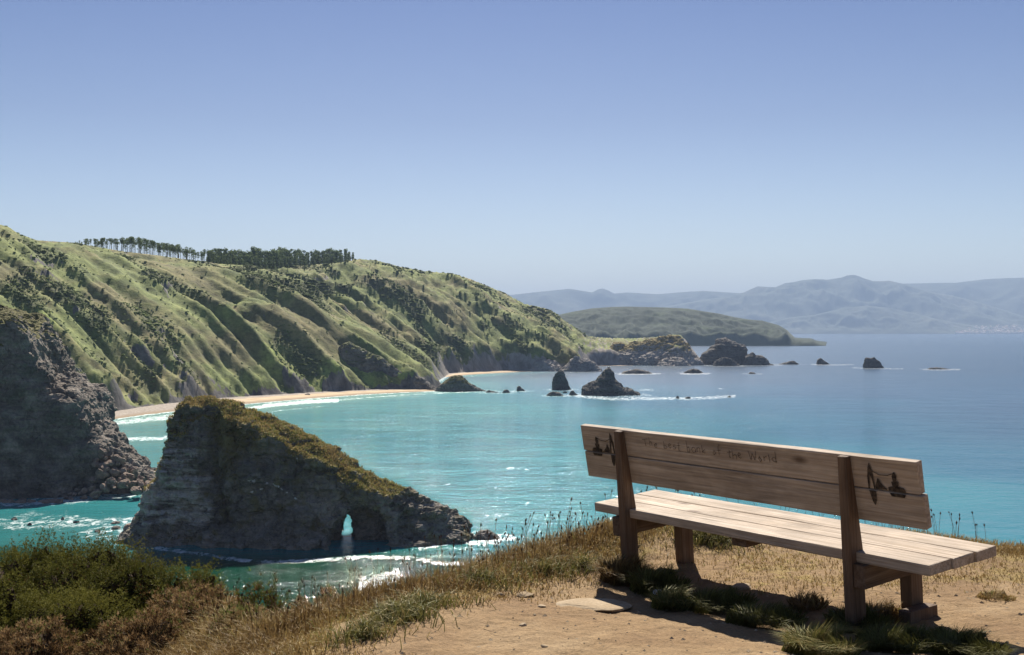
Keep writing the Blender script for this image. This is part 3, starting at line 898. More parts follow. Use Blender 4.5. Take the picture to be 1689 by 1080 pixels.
    t = np.maximum(t, 0.6 * sstep(0.1, 0.5, n[:, 2]) * sstep(22, 30, V[:, 2]) * sstep(330, 300, px))
    py_ = HY + (HC - V[:, 2]) / V[:, 1] * FPX
    g_ = np.zeros(len(V))
    for ln, wd in (([(398, 790), (420, 793), (440, 796), (455, 800), (468, 808), (482, 816), (492, 824)], 3.2), ([(410, 813), (420, 809), (434, 806)], 3.0), ([(481, 748), (486, 754)], 3), ([(490, 756), (492, 764)], 3), ([(310, 848), (350, 846)], 2.0)):
        e_, _a = seg_dist(px, py_, np.array(ln, float))
        g_ = np.maximum(g_, (0.62 + 0.45 * noise2(px / 6., py_ / 4., 31)) * sstep(wd * 1.5, wd * 0.2, e_ + 2.4 * np.abs(noise2(px / 9., py_ / 9., 30))))
    g_ = np.maximum(g_, 0.36 * sstep(6, 0, np.abs(px - 412 - 3 * noise2(py_ / 20., py_ * 0, 3))) * (py_ > 730) * (py_ < 790))
    pw_ = 22 * noise3(V[:, 0] / 6., V[:, 1] / 6., V[:, 2] / 4., 64)
    pl_ = 0.70 * sstep(385, 318, px - 0.28 * (py_ - 800) + pw_) * sstep(700, 750, py_ + pw_) * sstep(890, 845, py_ + 0.5 * pw_) + 0.28 * right + 0.2 * sstep(0.2, 0.6, noise3(V[:, 0] / 9., V[:, 1] / 9., V[:, 2] / 14., 65))
    ol_ = 0.62 * np.exp(-((px - 372 - 0.2 * (py_ - 740)) / 34.) ** 2) * sstep(672, 690, py_) * sstep(830, 780, py_) + 0.5 * sstep(-16, -8, rel) * sstep(640, 600, px) * sstep(330, 380, px)
    org = np.array([(490 - CX) / FPX * Yc, Yc, 0.0])
    o = mesh('sea_stack', V - org, Q, MAT_STACK, attrs={'turf': t, 'guano': g_, 'pale': pl_, 'olive': ol_})
    o.location = org.tolist()
    tag(o, 'great wedge shaped rock with grassy sloping top and a sea arch through its foot', 'sea stack')
    # grass on the roof
    a_, b_, c_, d_ = (V[Q[:, i]] for i in range(4))
    qc = (a_ + b_ + c_ + d_) / 4
    tq = t[Q[:, 0]]
    w = np.where(tq > 0.5, 1.0, 0.0)
    k = rng.choice(len(Q), 22000, p=w / w.sum())
    pts_ = qc[k] + rng.normal(0, 0.25, (len(k), 3)) * (1, 1, 0)
    return pts_ - org, o, org
STACK_GRASS, STACK, STACK_ORG = build_stack()

def blades(P, hgt, wid, lean, bend=0.35, seed=0):
    """one mesh of bent grass blades rooted at P (n,3); returns verts, faces, per-blade ids"""
    r = np.random.default_rng(seed)
    n = len(P)
    ang = r.random(n) * 6.283
    side = np.stack([np.cos(ang), np.sin(ang), 0 * ang], 1)
    la = r.random(n) * 6.283
    out = np.stack([np.cos(la), np.sin(la), 0 * la], 1)
    hgt = np.broadcast_to(hgt, (n,)) * (0.55 + 0.8 * r.random(n))
    wid = np.broadcast_to(wid, (n,)) * (0.7 + 0.6 * r.random(n))
    ln = np.broadcast_to(lean, (n,)) * (0.3 + r.random(n) * 1.2)
    up = np.array([0, 0, 1.0])
    mid = P + up * (hgt * 0.55)[:, None] + out * (hgt * ln * 0.4)[:, None]
    tip = P + up * (hgt * (1 - bend * ln))[:, None] + out * (hgt * ln)[:, None]
    s = side * wid[:, None] * 0.5
    V = np.stack([P - s, P + s, mid + s * 0.75, mid - s * 0.75, tip], 1)
    b = np.arange(n)[:, None] * 5
    F4 = b + np.array([[0, 1, 2, 3]])
    F3 = b + np.array([[3, 2, 4]])
    return V.reshape(-1, 3), [F4, F3], np.repeat(np.arange(n), 5)

V_, F_, id_ = blades(STACK_GRASS, 0.65, 0.22, 0.7, seed=3)
tint_ = np.clip(0.80 + 0.25 * fbm2(STACK_GRASS[:, 0] / 8., STACK_GRASS[:, 1] / 8., 2, 3) + rng.normal(0, 0.16, len(STACK_GRASS)), 0, 0.97)[id_]
tag(mesh('turf', V_, F_, MAT_STRAW, STACK, attrs={'tint': tint_}), kind='stuff')

place_rock('sea_rock', [(199, 886), (205, 870), (214, 862), (222, 860), (230, 850), (240, 842), (250, 838), (260, 846), (268, 862), (276, 889)], 890, 7, 6, 0.42, 1.3, 402,
           'sunlit pale brown rock ledge at the left foot of the arched stack', MAT_BOULDER, p=1.4)
place_rock('sea_rock', [(779, 890), (783, 880), (790, 876), (798, 875), (806, 873), (814, 878), (821, 882), (828, 889)], 891, 4, 4, 0.3, 0.5, 401,
           'low brown rock awash just off the tip of the arched stack')

# near cliff on the left
def build_near_cliff():
    Yc = 455.0
    pts = [(-420, 430), (-200, 470), (-60, 505), (0, 521), (22, 528), (40, 539), (52, 555), (61, 576), (68, 603), (84, 630), (104, 640), (120, 646), (137, 655), (152, 680), (158, 700), (168, 704), (172, 716), (184, 720), (196, 738), (208, 748), (222, 758), (237, 774), (250, 779), (259, 790), (263, 800)]
    def extra(GX, GY, GZ, F, top):
        return F
    P = np.array([at(x, y, Yc) for x, y in pts])
    h = 0.85
    base = -3.0
    gx = np.arange(P[0, 0] + 30, P[-1, 0] + 4, h)
    gy = np.arange(Yc - 34, Yc + 34, h)
    gz = np.arange(base, P[:, 2].max() - 12, h)
    GX, GY, GZ = np.meshgrid(gx, gy, gz, indexing='ij')
    wob = 2.6 * noise3(GX / 13., GY / 13., GZ / 13., 161)
    top = np.interp((GX + 0.4 * wob).ravel(), P[:, 0], P[:, 2], left=80, right=-20).reshape(GX.shape)
    v = GY - Yc
    roof = top - np.maximum(-v - 3, 0) * 0.55 + np.maximum(v, 0) * 0.02
    depth = np.clip(top * 0.55, 2.5, 22) + 2
    front = 7 + 0.33 * np.clip(top - GZ, 0, 60)
    Ff = -(v + np.minimum(front, depth) + 1.2 * wob)
    Fb = v - (depth + 4)
    F = np.clip(np.maximum(np.maximum(GZ - roof, Ff), Fb), -9, 9)
    c_, r_c = cell3(GX[::2, ::2, ::2] / 14. + GZ[::2, ::2, ::2] / 30., GY[::2, ::2, ::2] / 14., GZ[::2, ::2, ::2] / 17., 172)
    F = F + 1.7 * noise3((GX + GZ) / 6., GY / 14., (GZ - GX) / 22., 174) + 1.8 * (np.repeat(np.repeat(np.repeat(r_c, 2, 0), 2, 1), 2, 2)[:F.shape[0], :F.shape[1], :F.shape[2]] - 0.5) * (np.abs(F) < 8)
    F = F + 2.0 * fbm3(GX / 13., GY / 13., GZ / 11., 4, 171, ridged=True) - 0.7
    V, Q = surface_nets(F, (gx[0], gy[0], base), h)
    V, n = rock_detail(V, Q, 1.6, 188, 0.2)
    c2, r2 = cell3(V[:, 0] / 3.0, V[:, 1] / 3.0, V[:, 2] / 2.2, 189)
    V = V + n * (0.8 * (r2 - 0.5))[:, None]
    n = vnormals(V, Q)
    t = 0.9 * sstep(0.45, 0.75, n[:, 2]) * sstep(44, 54, V[:, 2])
    org = np.array([(80 - CX) / FPX * Yc, Yc, 0.0])
    o = mesh('rock_cliff', V - org, Q, MAT_CLIFF, attrs={'turf': t})
    o.location = org.tolist()
    tag(o, 'tall dark shaded cliff standing in the water on the left beside the arched stack', 'cliff')
build_near_cliff()

def boulder_mesh(seed, name='boulder'):
    r = np.random.default_rng(seed)
    # a cube sphere, faceted by cutting planes
    n = 7
    g = np.linspace(-1, 1, n)
    vs, fs = [], []
    for ax in range(3):
        for sg in (-1, 1):
            A, B = np.meshgrid(g, g, indexing='ij')
            p = np.zeros((n, n, 3)); p[..., ax] = sg; p[..., (ax + 1) % 3] = A * sg; p[..., (ax + 2) % 3] = B
            b = sum(len(v) for v in vs)
            vs.append(p.reshape(-1, 3)); fs.append(grid_faces(n, n)[:, ::-1] + b)
    V = np.concatenate(vs); V /= np.linalg.norm(V, axis=1, keepdims=True)
    F = np.concatenate(fs)
    for _ in range(11):
        d = r.normal(size=3); d /= np.linalg.norm(d)
        k = 0.55 + 0.3 * r.random()
        over = np.maximum(V @ d - k, 0)
        V = V - over[:, None] * d
    V = V * (1 + 0.12 * fbm3(V[:, 0] * 2, V[:, 1] * 2, V[:, 2] * 2, 3, seed)[:, None])
    # weld the seams
    key = np.round(V, 4)
    u, inv = np.unique(key, axis=0, return_inverse=True)
    return u, inv.ravel()[F]

BOULDERS = []
for i in range(6):
    V_, F_ = boulder_mesh(500 + i)
    o = mesh('boulder', V_, F_, MAT_BOULDER, attrs={'turf': np.zeros(len(V_))})
    BOULDERS.append(o.data)
    bpy.data.objects.remove(o)

def put_boulder(i, loc, size, rot, label, group=None, name='boulder', mat=None, cat='boulder'):
    me = BOULDERS[i % 6]
    if mat is not None:
        key = me.name + mat.name
        if key not in bpy.data.meshes:
            c = me.copy(); c.name = key; c.materials.clear(); c.materials.append(mat)
        me = bpy.data.meshes[key]
    o = bpy.data.objects.new(name, me)
    COL.objects.link(o)
    o.location = [float(c) for c in loc]; o.scale = [float(c) for c in size]; o.rotation_euler = rot
    return tag(o, label, cat, group)

# rubble apron at the foot of the near cliff
for i in range(95):
    px = 95 + 165 * rng.random() ** 0.75
    t = rng.random()
    ytop = np.interp(px, [95, 150, 170, 200, 230, 260], [800, 740, 722, 745, 772, 795])
    yb = np.interp(px, [95, 150, 200, 262], [822, 820, 810, 800])
    py = ytop + (yb - ytop) * t ** 0.7
    Yd = 430 + 16 * (1 - t)
    P = at(px, py, Yd)
    s = 0.7 + 1.7 * rng.random() ** 2
    put_boulder(i, P - np.array([0, 0, 0.4 * s]), (s * 1.25, s, s * 0.85), (rng.random() * .6, rng.random() * .6, rng.random() * 6),
                'sunlit brown boulder tumbled at the foot of the dark left cliff', 'boulders at the foot of the left cliff')
for i in range(16):
    px = -10 + 110 * rng.random()
    Yd = K / (828 - HY) - 3 + 4 * rng.random()
    s = 0.7 + 1.2 * rng.random()
    P = at(px, 0, Yd)
    put_boulder(i, (P[0], Yd, 0.1), (s * 1.4, s, s * 0.6), (0.2, 0.1, rng.random() * 6),
                'sunlit brown boulder tumbled at the foot of the dark left cliff', 'boulders at the foot of the left cliff')

# skerries in the channel on the left
for i, (px, py, w, hh, lab) in enumerate([(25, 857, 12, 5, 'small dark skerry at the left end of the foamy channel'),
                                     (50, 866, 9, 6, 'small pointed skerry in foam, second from the left in the channel'),
                                     (104, 857, 7, 7, 'small upright skerry in the foamy channel, third from the left'),
                                     (126, 862, 11, 5, 'small flat skerry in the foamy channel, fourth from the left'),
                                     (161, 877, 10, 5, 'small dark skerry just above the bushes, beside the foot of the arched stack'),
                                     (190, 863, 16, 5, 'long low skerry touching the left foot of the arched stack'),
                                     (192, 872, 16, 6, 'brown skerry in front of the left foot of the arched stack')]):
    P = sea(px, py)
    s = w / FPX * P[1]
    put_boulder(i, (P[0], P[1], 0.0), (s * 0.55, s * 0.5, hh / FPX * P[1] * 0.9), (0, 0, i * 1.3), lab, 'skerries in the left channel', 'skerry', MAT_SEAROCK, 'rock')
    ROCK_FOOT.append((P[0], P[1], s * 0.8, s * 0.9))

# rocks of the bay
place_rock('sea_rock', [(718, 644), (726, 633), (735, 624), (744, 619), (757, 618), (764, 622), (772, 630), (782, 636), (792, 641), (802, 645)], 646, 13, 14, 0.8, 1.7, 410,
           'rounded grassy rock dome at the end of the sandy beach', turf=0.9)
place_rock('sea_rock', [(911, 643), (912, 630), (915, 620), (920, 612), (926, 609), (931, 613), (935, 624), (938, 634), (941, 643)], 643, 7, 7, 0.55, 1.2, 411,
           'narrow upright rock pinnacle left of the triangular rock', p=2.6)
place_rock('sea_rock', [(958, 651), (961, 634), (972, 629), (984, 625), (989, 618), (996, 608), (1003, 604), (1010, 612), (1018, 628), (1027, 636), (1038, 640), (1048, 646), (1057, 652)], 653, 20, 16, 0.7, 1.8, 412,
           'big triangular rock with broad foot in white foam, middle of the bay', turf=0.35, p=1.5)
place_rock('sea_rock', [(901, 653), (906, 647), (914, 645), (922, 646), (931, 653)], 653, 4, 5, 0.6, 0.6, 413, 'flat dark rock in front of the upright pinnacle')
place_rock('sea_rock', [(938, 652), (942, 644), (946, 643), (950, 648), (955, 652)], 652, 3, 3, 0.5, 0.5, 414, 'small peaked rock between the pinnacle and the triangular rock')
place_rock('sea_rock', [(851, 645), (854, 637), (858, 636), (863, 641), (867, 645)], 645, 4, 4, 0.6, 0.6, 415, 'lone small rock in open water left of the upright pinnacle')
place_rock('sea_rock', [(828, 648), (832, 643), (837, 642), (841, 648)], 648, 3, 3, 0.5, 0.5, 416, 'small rock at the outer end of the reef off the grassy dome')
place_rock('sea_rock', [(800, 647), (806, 644), (815, 645), (823, 647)], 647.5, 3, 3, 0.5, 0.5, 417, 'low reef rock touching the tip of the grassy dome')
place_rock('sea_rock', [(1024, 617), (1030, 611), (1041, 611), (1048, 607), (1056, 609), (1066, 611), (1076, 615)], 616.5, 10, 12, 1.0, 1.0, 418, 'long low reef behind the triangular rock')
place_rock('sea_rock', [(1128, 615), (1135, 610), (1143, 607), (1151, 609), (1160, 615)], 615.5, 8, 9, 1.0, 1.0, 419, 'dark hump rock with foam in front of the pale headland', turf=0.3)
place_rock('sea_rock', [(1234, 617), (1238, 613), (1244, 614), (1248, 617)], 616.5, 4, 4, 0.8, 0.7, 420, 'tiny rock alone in the water below the big double rock')
place_rock('sea_rock', [(1154, 599), (1158, 584), (1168, 576), (1181, 569), (1184, 559), (1192, 558), (1199, 557), (1207, 561), (1216, 565), (1224, 567), (1229, 580), (1234, 590), (1240, 601)], 602, 36, 34, 1.3, 3.4, 421,
           'largest offshore rock, tall and flat topped, beyond the pale headland', p=2.8)
place_rock('sea_rock', [(1224, 602), (1230, 588), (1242, 582), (1252, 586), (1262, 591), (1277, 602)], 602.5, 20, 20, 1.1, 2.8, 422, 'lower sloping rock on the right flank of the largest offshore rock')
place_rock('sea_rock', [(1176, 603), (1181, 595), (1192, 588), (1206, 590), (1220, 603)], 603.5, 10, 10, 1.0, 2.0, 423, 'stepped ledge rock at the foot of the largest offshore rock')
place_rock('sea_rock', [(1282, 601), (1292, 598), (1302, 596), (1308, 594), (1318, 600)], 601, 8, 8, 1.1, 0.9, 424, 'low reef right of the sloping offshore rock')
place_rock('sea_rock', [(1347, 600), (1349, 592), (1354, 590), (1359, 594), (1369, 601)], 601, 7, 8, 1.0, 0.9, 425, 'small pointed rock between the low reef and the blocky rock')
place_rock('sea_rock', [(1426, 607), (1426, 598), (1428, 590), (1441, 589), (1447, 594), (1452, 600), (1457, 607)], 607, 10, 11, 0.8, 1.6, 426, 'blocky dark rock standing alone in open sea above the bench', p=3.0)
place_rock('sea_rock', [(1529, 609), (1534, 606), (1545, 605.5), (1556, 606.5), (1568, 609)], 609, 5, 6, 0.8, 0.6, 427, 'flat reef in white surf, farthest right of the sea rocks')
for i, (px, py, w, hh, lab) in enumerate([(1118, 657, 6, 4, 'tiny dark rock at the left end of the foam streak'), (1135, 657, 9, 3, 'tiny flat rock in the middle of the foam streak'), (1203, 655, 6, 2.5, 'tiny rock at the right end of the foam streak'), (932, 648, 8, 3, 'tiny rock just right of the flat rock below the pinnacle'), (507, 654, 9, 6, 'lone dark boulder on the sandy beach')]):
    P = sea(px, py)
    s = w / FPX * P[1]
    put_boulder(i, (P[0], P[1], 0.2), (s * 0.55, s * 0.6, hh / FPX * P[1]), (0, 0, i * 1.3), lab, None, 'sea_rock' if i < 4 else 'boulder', MAT_SEAROCK, 'rock')

# rocky spurs of the hill
place_rock('rocky_spur', [(530, 636), (545, 600), (556, 578), (566, 566), (575, 561), (588, 569), (600, 574), (612, 583), (628, 590), (645, 599), (660, 606), (676, 615), (692, 622), (708, 633), (722, 643)], 645, 26, 60, 1.2, 3.4, 440,
           'dark craggy rock spur running down the hill to the sandy beach', MAT_OUTCROP, cat='rock', foam=False, turf=0.6)
place_rock('rocky_spur', [(40, 640), (52, 606), (64, 588), (78, 577), (90, 573), (103, 581), (116, 594), (128, 610), (140, 632), (150, 655), (158, 675), (168, 695)], 697, 16, 45, 1.0, 2.8, 441,
           'dark craggy rock spur on the hill behind the left cliff', MAT_OUTCROP, cat='rock', foam=False, turf=0.7)
for i, (pts, by, lab) in enumerate([([(868, 612), (872, 600), (884, 592), (900, 588), (914, 594), (926, 605), (934, 612)], 612.5, 'pale grey rock buttress at the left side of the small cove'),
                                    ([(920, 612), (930, 603), (940, 594), (948, 588), (957, 586), (966, 590), (976, 595), (984, 600), (992, 608)], 613, 'pale rock buttress at the water where the hillside meets the low headland'),
                                    ([(1080, 603), (1092, 592), (1110, 589), (1128, 592), (1140, 603)], 603.5, 'grey ledge rock at the foot of the pale headland')]):
    place_rock('shore_rock', pts, by, 22, 30, 1.1, 2.6, 450 + i, lab, MAT_PALE, foam=False, turf=0.3, p=1.2)

place_rock('rock_headland', [(972, 598), (982, 577), (992, 573), (1003, 571), (1012, 565), (1022, 562), (1033, 566), (1046, 560), (1058, 562), (1075, 557), (1088, 553), (1098, 555), (1106, 552), (1117, 551), (1124, 555), (1128, 563), (1134, 567), (1138, 575), (1148, 583), (1156, 598)], 603, 62, 60, 1.6, 4.0, 470,
           'low pale headland of jagged grey rock with ochre grass behind the triangular rock', MAT_PALE, cat='cliff', foam=False, turf=0.8, p=1.15)
# ------------------------------------------------------------------ pines on the ridge
def leaf_cloud(centers, radii, n, size, seed, flat=0.7, cup=0.0):
    """n small leaf faces spread through ellipsoidal clumps"""
    r = np.random.default_rng(seed)
    k = r.integers(0, len(centers), n)
    d = r.normal(size=(n, 3)); d /= np.linalg.norm(d, axis=1, keepdims=True)
    rad = radii[k] * (0.55 + 0.5 * r.random(n) ** 0.6)[:, None]
    c = centers[k] + d * rad
    u = r.normal(size=(n, 3)); u /= np.linalg.norm(u, axis=1, keepdims=True)
    w = np.cross(u, r.normal(size=(n, 3))); w /= np.linalg.norm(w, axis=1, keepdims=True)
    s = size * (0.6 + 0.8 * r.random(n))[:, None]
    V = np.stack([c + u * s, c + w * s * 0.6, c - u * s * 0.8, c - w * s * 0.6], 1).reshape(-1, 3)
    F = np.arange(n)[:, None] * 4 + np.array([[0, 1, 2, 3]])
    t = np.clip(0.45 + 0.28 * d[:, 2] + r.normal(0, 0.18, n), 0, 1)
    return V, F, np.repeat(t, 4)

def pine_parts(seed, H, bare):
    r = np.random.default_rng(seed)
    n = 6
    zs = np.array([-1.5, H * 0.4, H * 0.75, H * 0.95]); rs = np.array([0.38, 0.28, 0.18, 0.06]) * H / 14
    bendx = np.array([0, r.normal(0, .25), r.normal(0, .4), r.normal(0, .5)])
    ring = [(bendx[j] + rs[j] * math.cos(a), rs[j] * math.sin(a), zs[j]) for j in range(4) for a in np.arange(n) * 2 * math.pi / n]
    f = [(j * n + i, j * n + (i + 1) % n, (j + 1) * n + (i + 1) % n, (j + 1) * n + i) for j in range(3) for i in range(n)]
    nc = 9 if bare > .2 else 16
    t = r.random(nc)
    zc = H * (bare + (1 - bare) * t)
    sp = H * 0.16 * (1.25 - 0.75 * t)
    ang = r.random(nc) * 6.28
    C = np.stack([bendx[2] + np.cos(ang) * sp * r.random(nc), np.sin(ang) * sp * r.random(nc), zc], 1)
    C = np.vstack([C, [(bendx[3], 0, H * 0.96)]])
    Rr = np.stack([H * (0.10 + 0.06 * r.random(nc + 1))] * 3, 1) * (1, 1, 0.62)
    V, F, tt = leaf_cloud(C, Rr, 210 if bare > .2 else 420, H * (0.036 if bare > .2 else .045), seed + 1)
    return ring, f, V, F, tt

PINES = []
for i, (H, bare) in enumerate([(14, .55), (13, .62), (15, .5), (13.5, .12), (15, .08), (12, .16)]):
    ring, f, V_, F_, t_ = pine_parts(600 + i, H, bare)
    o1 = mesh('trunk', ring, [np.array(f)], MAT_BARK, smooth=True)
    o2 = mesh('crown', V_, F_, MAT_PINE, attrs={'tint': t_})
    PINES.append((o1.data, o2.data))
    bpy.data.objects.remove(o1); bpy.data.objects.remove(o2)

def hill_at(px, Y):
    j = np.searchsorted(HU, px); j = min(max(j, 1), len(HU) - 1)
    return np.interp(Y, HR, HZ[:, j])

def ridge_Y(px):
    return np.interp(px, HU[::6], RIDGE_R)

_ang = (HZ - HC) / HR[:, None]
_back = np.array([np.nonzero(_ang[:, j] >= _ang[:, j].max() - 0.0022)[0].max() for j in range(0, len(HU), 6)])
RIDGE_R = np.convolve(np.pad(HR[_back], 9, 'edge'), np.ones(19) / 19, 'valid')

def put_pine(px, dY, top_y, kind, label, group):
    Y = ridge_Y(px) + dY
    z = hill_at(px, Y)
    H0 = (14, 13, 15, 13.5, 15, 12)[kind]
    want = HC + (HY - top_y) / FPX * Y - z
    s = float(np.clip(want / H0, 0.35, 1.9))
    e = tag(empty('pine_tree', ((px - CX) / FPX * Y, Y, z), rng.random() * 6.28), label, 'pine', group)
    w_ = s * (0.62 + .35 * rng.random())
    e.scale = (w_, w_, s)
    for me, nm in zip(PINES[kind], ('trunk', 'crown')):
        o = bpy.data.objects.new(nm, me); COL.objects.link(o); o.parent = e

TOPS = np.array([(120, 401), (128, 397), (140, 394), (160, 393), (185, 392), (215, 391), (238, 393), (260, 400), (285, 402), (310, 408), (330, 411), (345, 412), (358, 408), (366, 404), (400, 405), (430, 404), (465, 406), (500, 407), (530, 409), (555, 408), (572, 411), (584, 415), (592, 425)], float)
for px in np.arange(124, 345, 5.2):
    for dY in (2, 16, 30)[:2 + (int(px) % 2)]:
        x = px + rng.normal(0, 2.6)
        put_pine(x, dY + rng.normal(0, 3), np.interp(x, TOPS[:, 0], TOPS[:, 1]) + abs(rng.normal(0, 4.0)), int(rng.integers(0, 3)),
                 'thin pine with a tall bare trunk in the skyline row along the hilltop', 'bare trunked pines on the hilltop')
for dY, up, step in ((-60, 16, 7.6), (-44, 11, 7.0), (-28, 6, 6.0), (-12, 3, 5.2), (8, 0, 4.6)):
    for px in np.arange(343 if dY > -20 else 352, 588 - up * 1.2, step):
        x = px + rng.normal(0, 2.0)
        put_pine(x, dY + rng.normal(0, 5), np.interp(x, TOPS[:, 0], TOPS[:, 1]) + up + abs(rng.normal(0, 2.6)), int(rng.integers(3, 6)),
                 'dense dark pine in the wood on the hilltop', 'pines of the dense hilltop wood')

# ------------------------------------------------------------------ the sea
def build_sea():
    u = np.concatenate([np.linspace(-6000, -60, 40), np.arange(-40, 1730, 2.6), np.linspace(1745, 7500, 40)])
    py = np.concatenate([[2600, 1900, 1500, 1250], np.arange(1090, 640, -1.35), np.arange(640, 556, -1.0), np.arange(555.8, 549, -0.5), [548.7, 548.45]])
    U, PY = np.meshgrid(u, py)
    Y = K / (PY - HY)
    X = (U - CX) / FPX * Y
    d, arc = coast_d(X, Y)
    bw = beach_width(arc)
    off = -d
    bay = sstep(-60, 420, X + 0.22 * (Y - 700) + 60 * fbm2(X / 200., Y / 300., 3, 7))
    deep = 0.22 + 0.55 * bay + 0.28 * sstep(900, 2200, Y)
    deep = np.where(Y < 4000, deep - 0.32 * sstep(90, 5, off) * sstep(2, 10, bw) - 0.06 * sstep(250, 60, off), deep)
    deep = np.clip(deep + 0.10 * sstep(1500, 700, Y) * fbm2(X / 120., Y / 160., 3, 70), 0, 1)
    teal = sstep(350, 310, Y) * sstep(40, -30, X) * 1.0 + 0.35 * sstep(440, 350, Y) * sstep(-100, -130, X)
    # foam: surf on the beaches
    foam = 0.30 * np.ones_like(X) * 0
    surf = np.maximum(sstep(16, 2, off), 0.8 * np.exp(-((off - 38 - 6 * noise2(arc / 60., arc * 0, 2)) / 6) ** 2))
    surf = np.maximum(surf, 0.6 * np.exp(-((off - 75 - 9 * noise2(arc / 80., arc * 0, 4)) / 6) ** 2) * (PY > 670))
    foam = np.maximum(foam, surf * sstep(2, 12, bw) * (off > -3) * np.where(Y > 1300, 0.45, 0.75))
    foam = np.maximum(foam, 0.5 * sstep(6, 0, off) * (Y < 2500))
    for x, y, hw, hd in ROCK_FOOT:
        r = np.hypot((X - x) / (hw + 1.5 + 0.004 * y), (Y - y) / (hd + 3 + 0.012 * y))
        foam = np.maximum(foam, np.where(y > 700, 0.40, 0.47) * sstep(1.6, 0.95, r))
    # drifting streaks and breaking lines (points of the sea surface)
    def line(pts, wpx, amt):
        nonlocal foam
        P = np.array(pts, float)
        yy = np.interp(U, P[:, 0], P[:, 1])
        e = np.abs(PY - yy) / wpx
        foam = np.maximum(foam, amt * sstep(1.6, 0.3, e) * (U > P[0, 0]) * (U < P[-1, 0]))
    line([(230, 898), (270, 905), (310, 910), (360, 918), (400, 924), (450, 927), (500, 925), (560, 921), (620, 919), (680, 920), (720, 927), (760, 930), (800, 926), (860, 922)], 4.2, 0.64)
    line([(240, 894), (300, 893), (350, 898)], 3, 0.5)
    line([(690, 905), (720, 898), (760, 893), (800, 889), (850, 888)], 5, 0.66)
    line([(938, 651), (970, 655), (1010, 658), (1060, 657), (1100, 657), (1150, 657), (1214, 653)], 3.2, 0.5)
    line([(0, 829), (60, 828), (120, 824), (180, 818), (240, 811)], 8, 0.60)
    line([(-40, 865), (60, 866), (130, 862), (200, 858)], 10, 0.5)
    line([(180, 728), (210, 724), (260, 723), (310, 720)], 4, 0.62)
    line([(170, 700), (230, 693), (300, 685)], 5, 0.62)
    line([(400, 676), (440, 669), (500, 663), (560, 660)], 3.5, 0.7)
    line([(590, 968), (620, 958), (660, 948)], 15, 0.62)
    line([(1405, 606), (1430, 608), (1490, 608)], 1.3, 0.45)
    line([(1522, 609), (1550, 610), (1584, 609)], 1.6, 0.5)
    line([(1020, 617), (1060, 617), (1090, 616)], 1.2, 0.55)
    line([(1120, 616), (1145, 617), (1170, 616)], 1.6, 0.5)
    line([(1340, 601), (1370, 602), (1410, 601)], 1.0, 0.5)
    for cx_, cy_, rx, ry, am in [(850, 772, 26, 4, .5), (880, 830, 25, 3, .45), (820, 850, 30, 5, .42), (720, 800, 30, 4, .4), (1065, 643, 20, 2.5, .5), (1190, 641, 8, 1.5, .55), (830, 805, 20, 3, .4), (330, 960, 40, 8, .38), (60, 850, 80, 10, .4)]:
        foam = np.maximum(foam, am * np.exp(-((U - cx_) / rx) ** 2 - ((PY - cy_) / ry) ** 2))
    Z = np.zeros_like(X)
    o = mesh('sea', np.stack([X, Y, Z], -1).reshape(-1, 3), grid_faces(*X.shape), MAT_SEA, smooth=True, attrs={'deep': deep, 'foam': foam, 'teal': np.clip(teal, 0, 1), 'far': sstep(380, 1500, Y)})
    tag(o, kind='structure')
build_sea()

# ------------------------------------------------------------------ the bench (solved from its corners in the photograph)
SC = 1.2
BA = Vector((0.5924, -0.8056, -0.0069)); BF = Vector((0.8032, 0.5899, 0.0833)); BU = BA.cross(BF)
BO = Vector((0.4255, 6.2778, -0.8905)) * SC + Vector((0, 0, HC))
bench = empty('park_bench')
bench.matrix_world = Matrix(((BA.x, BF.x, BU.x, BO.x), (BA.y, BF.y, BU.y, BO.y), (BA.z, BF.z, BU.z, BO.z), (0, 0, 0, 1)))
tag(bench, 'weathered wooden plank bench seen from behind on the cliff edge', 'bench')

def bevel_prism(name, poly, ax, lo, hi, mat, parent, bev=0.006, seg_len=0.25, jitter=0.0015):
    """prism of a polygon (two other axes, in order) along local axis ax, edges rounded, lightly uneven"""
    import bmesh
    bm = bmesh.new()
    n = max(2, int((hi - lo) / seg_len) + 1)
    rings = []
    for t in np.linspace(lo, hi, n):
        ring = []
        for p in poly:
            c = [0, 0, 0]; c[ax] = t
            oth = [i for i in range(3) if i != ax]
            c[oth[0]], c[oth[1]] = p
            ring.append(bm.verts.new([v * SC for v in c]))
        rings.append(ring)
    m = len(poly)
    for a, b in zip(rings[:-1], rings[1:]):
        for i in range(m):
            bm.faces.new((a[i], a[(i + 1) % m], b[(i + 1) % m], b[i]))
    bm.faces.new(rings[0][::-1]); bm.faces.new(rings[-1])
    bmesh.ops.recalc_face_normals(bm, faces=bm.faces[:])
    sharp = [e for e in bm.edges if len(e.link_faces) == 2 and e.calc_face_angle(0) > 0.5]
    bmesh.ops.bevel(bm, geom=sharp, offset=bev, segments=2, affect='EDGES', profile=0.6)
    for v in bm.verts:
        j = v.co * 9
        v.co += Vector((random.uniform(-1, 1), random.uniform(-1, 1), random.uniform(-1, 1))) * jitter
    me = bpy.data.meshes.new(name)
    bm.to_mesh(me); bm.free()
    me.materials.append(mat)
    o = bpy.data.objects.new(name, me); COL.objects.link(o); o.parent = parent
    return o

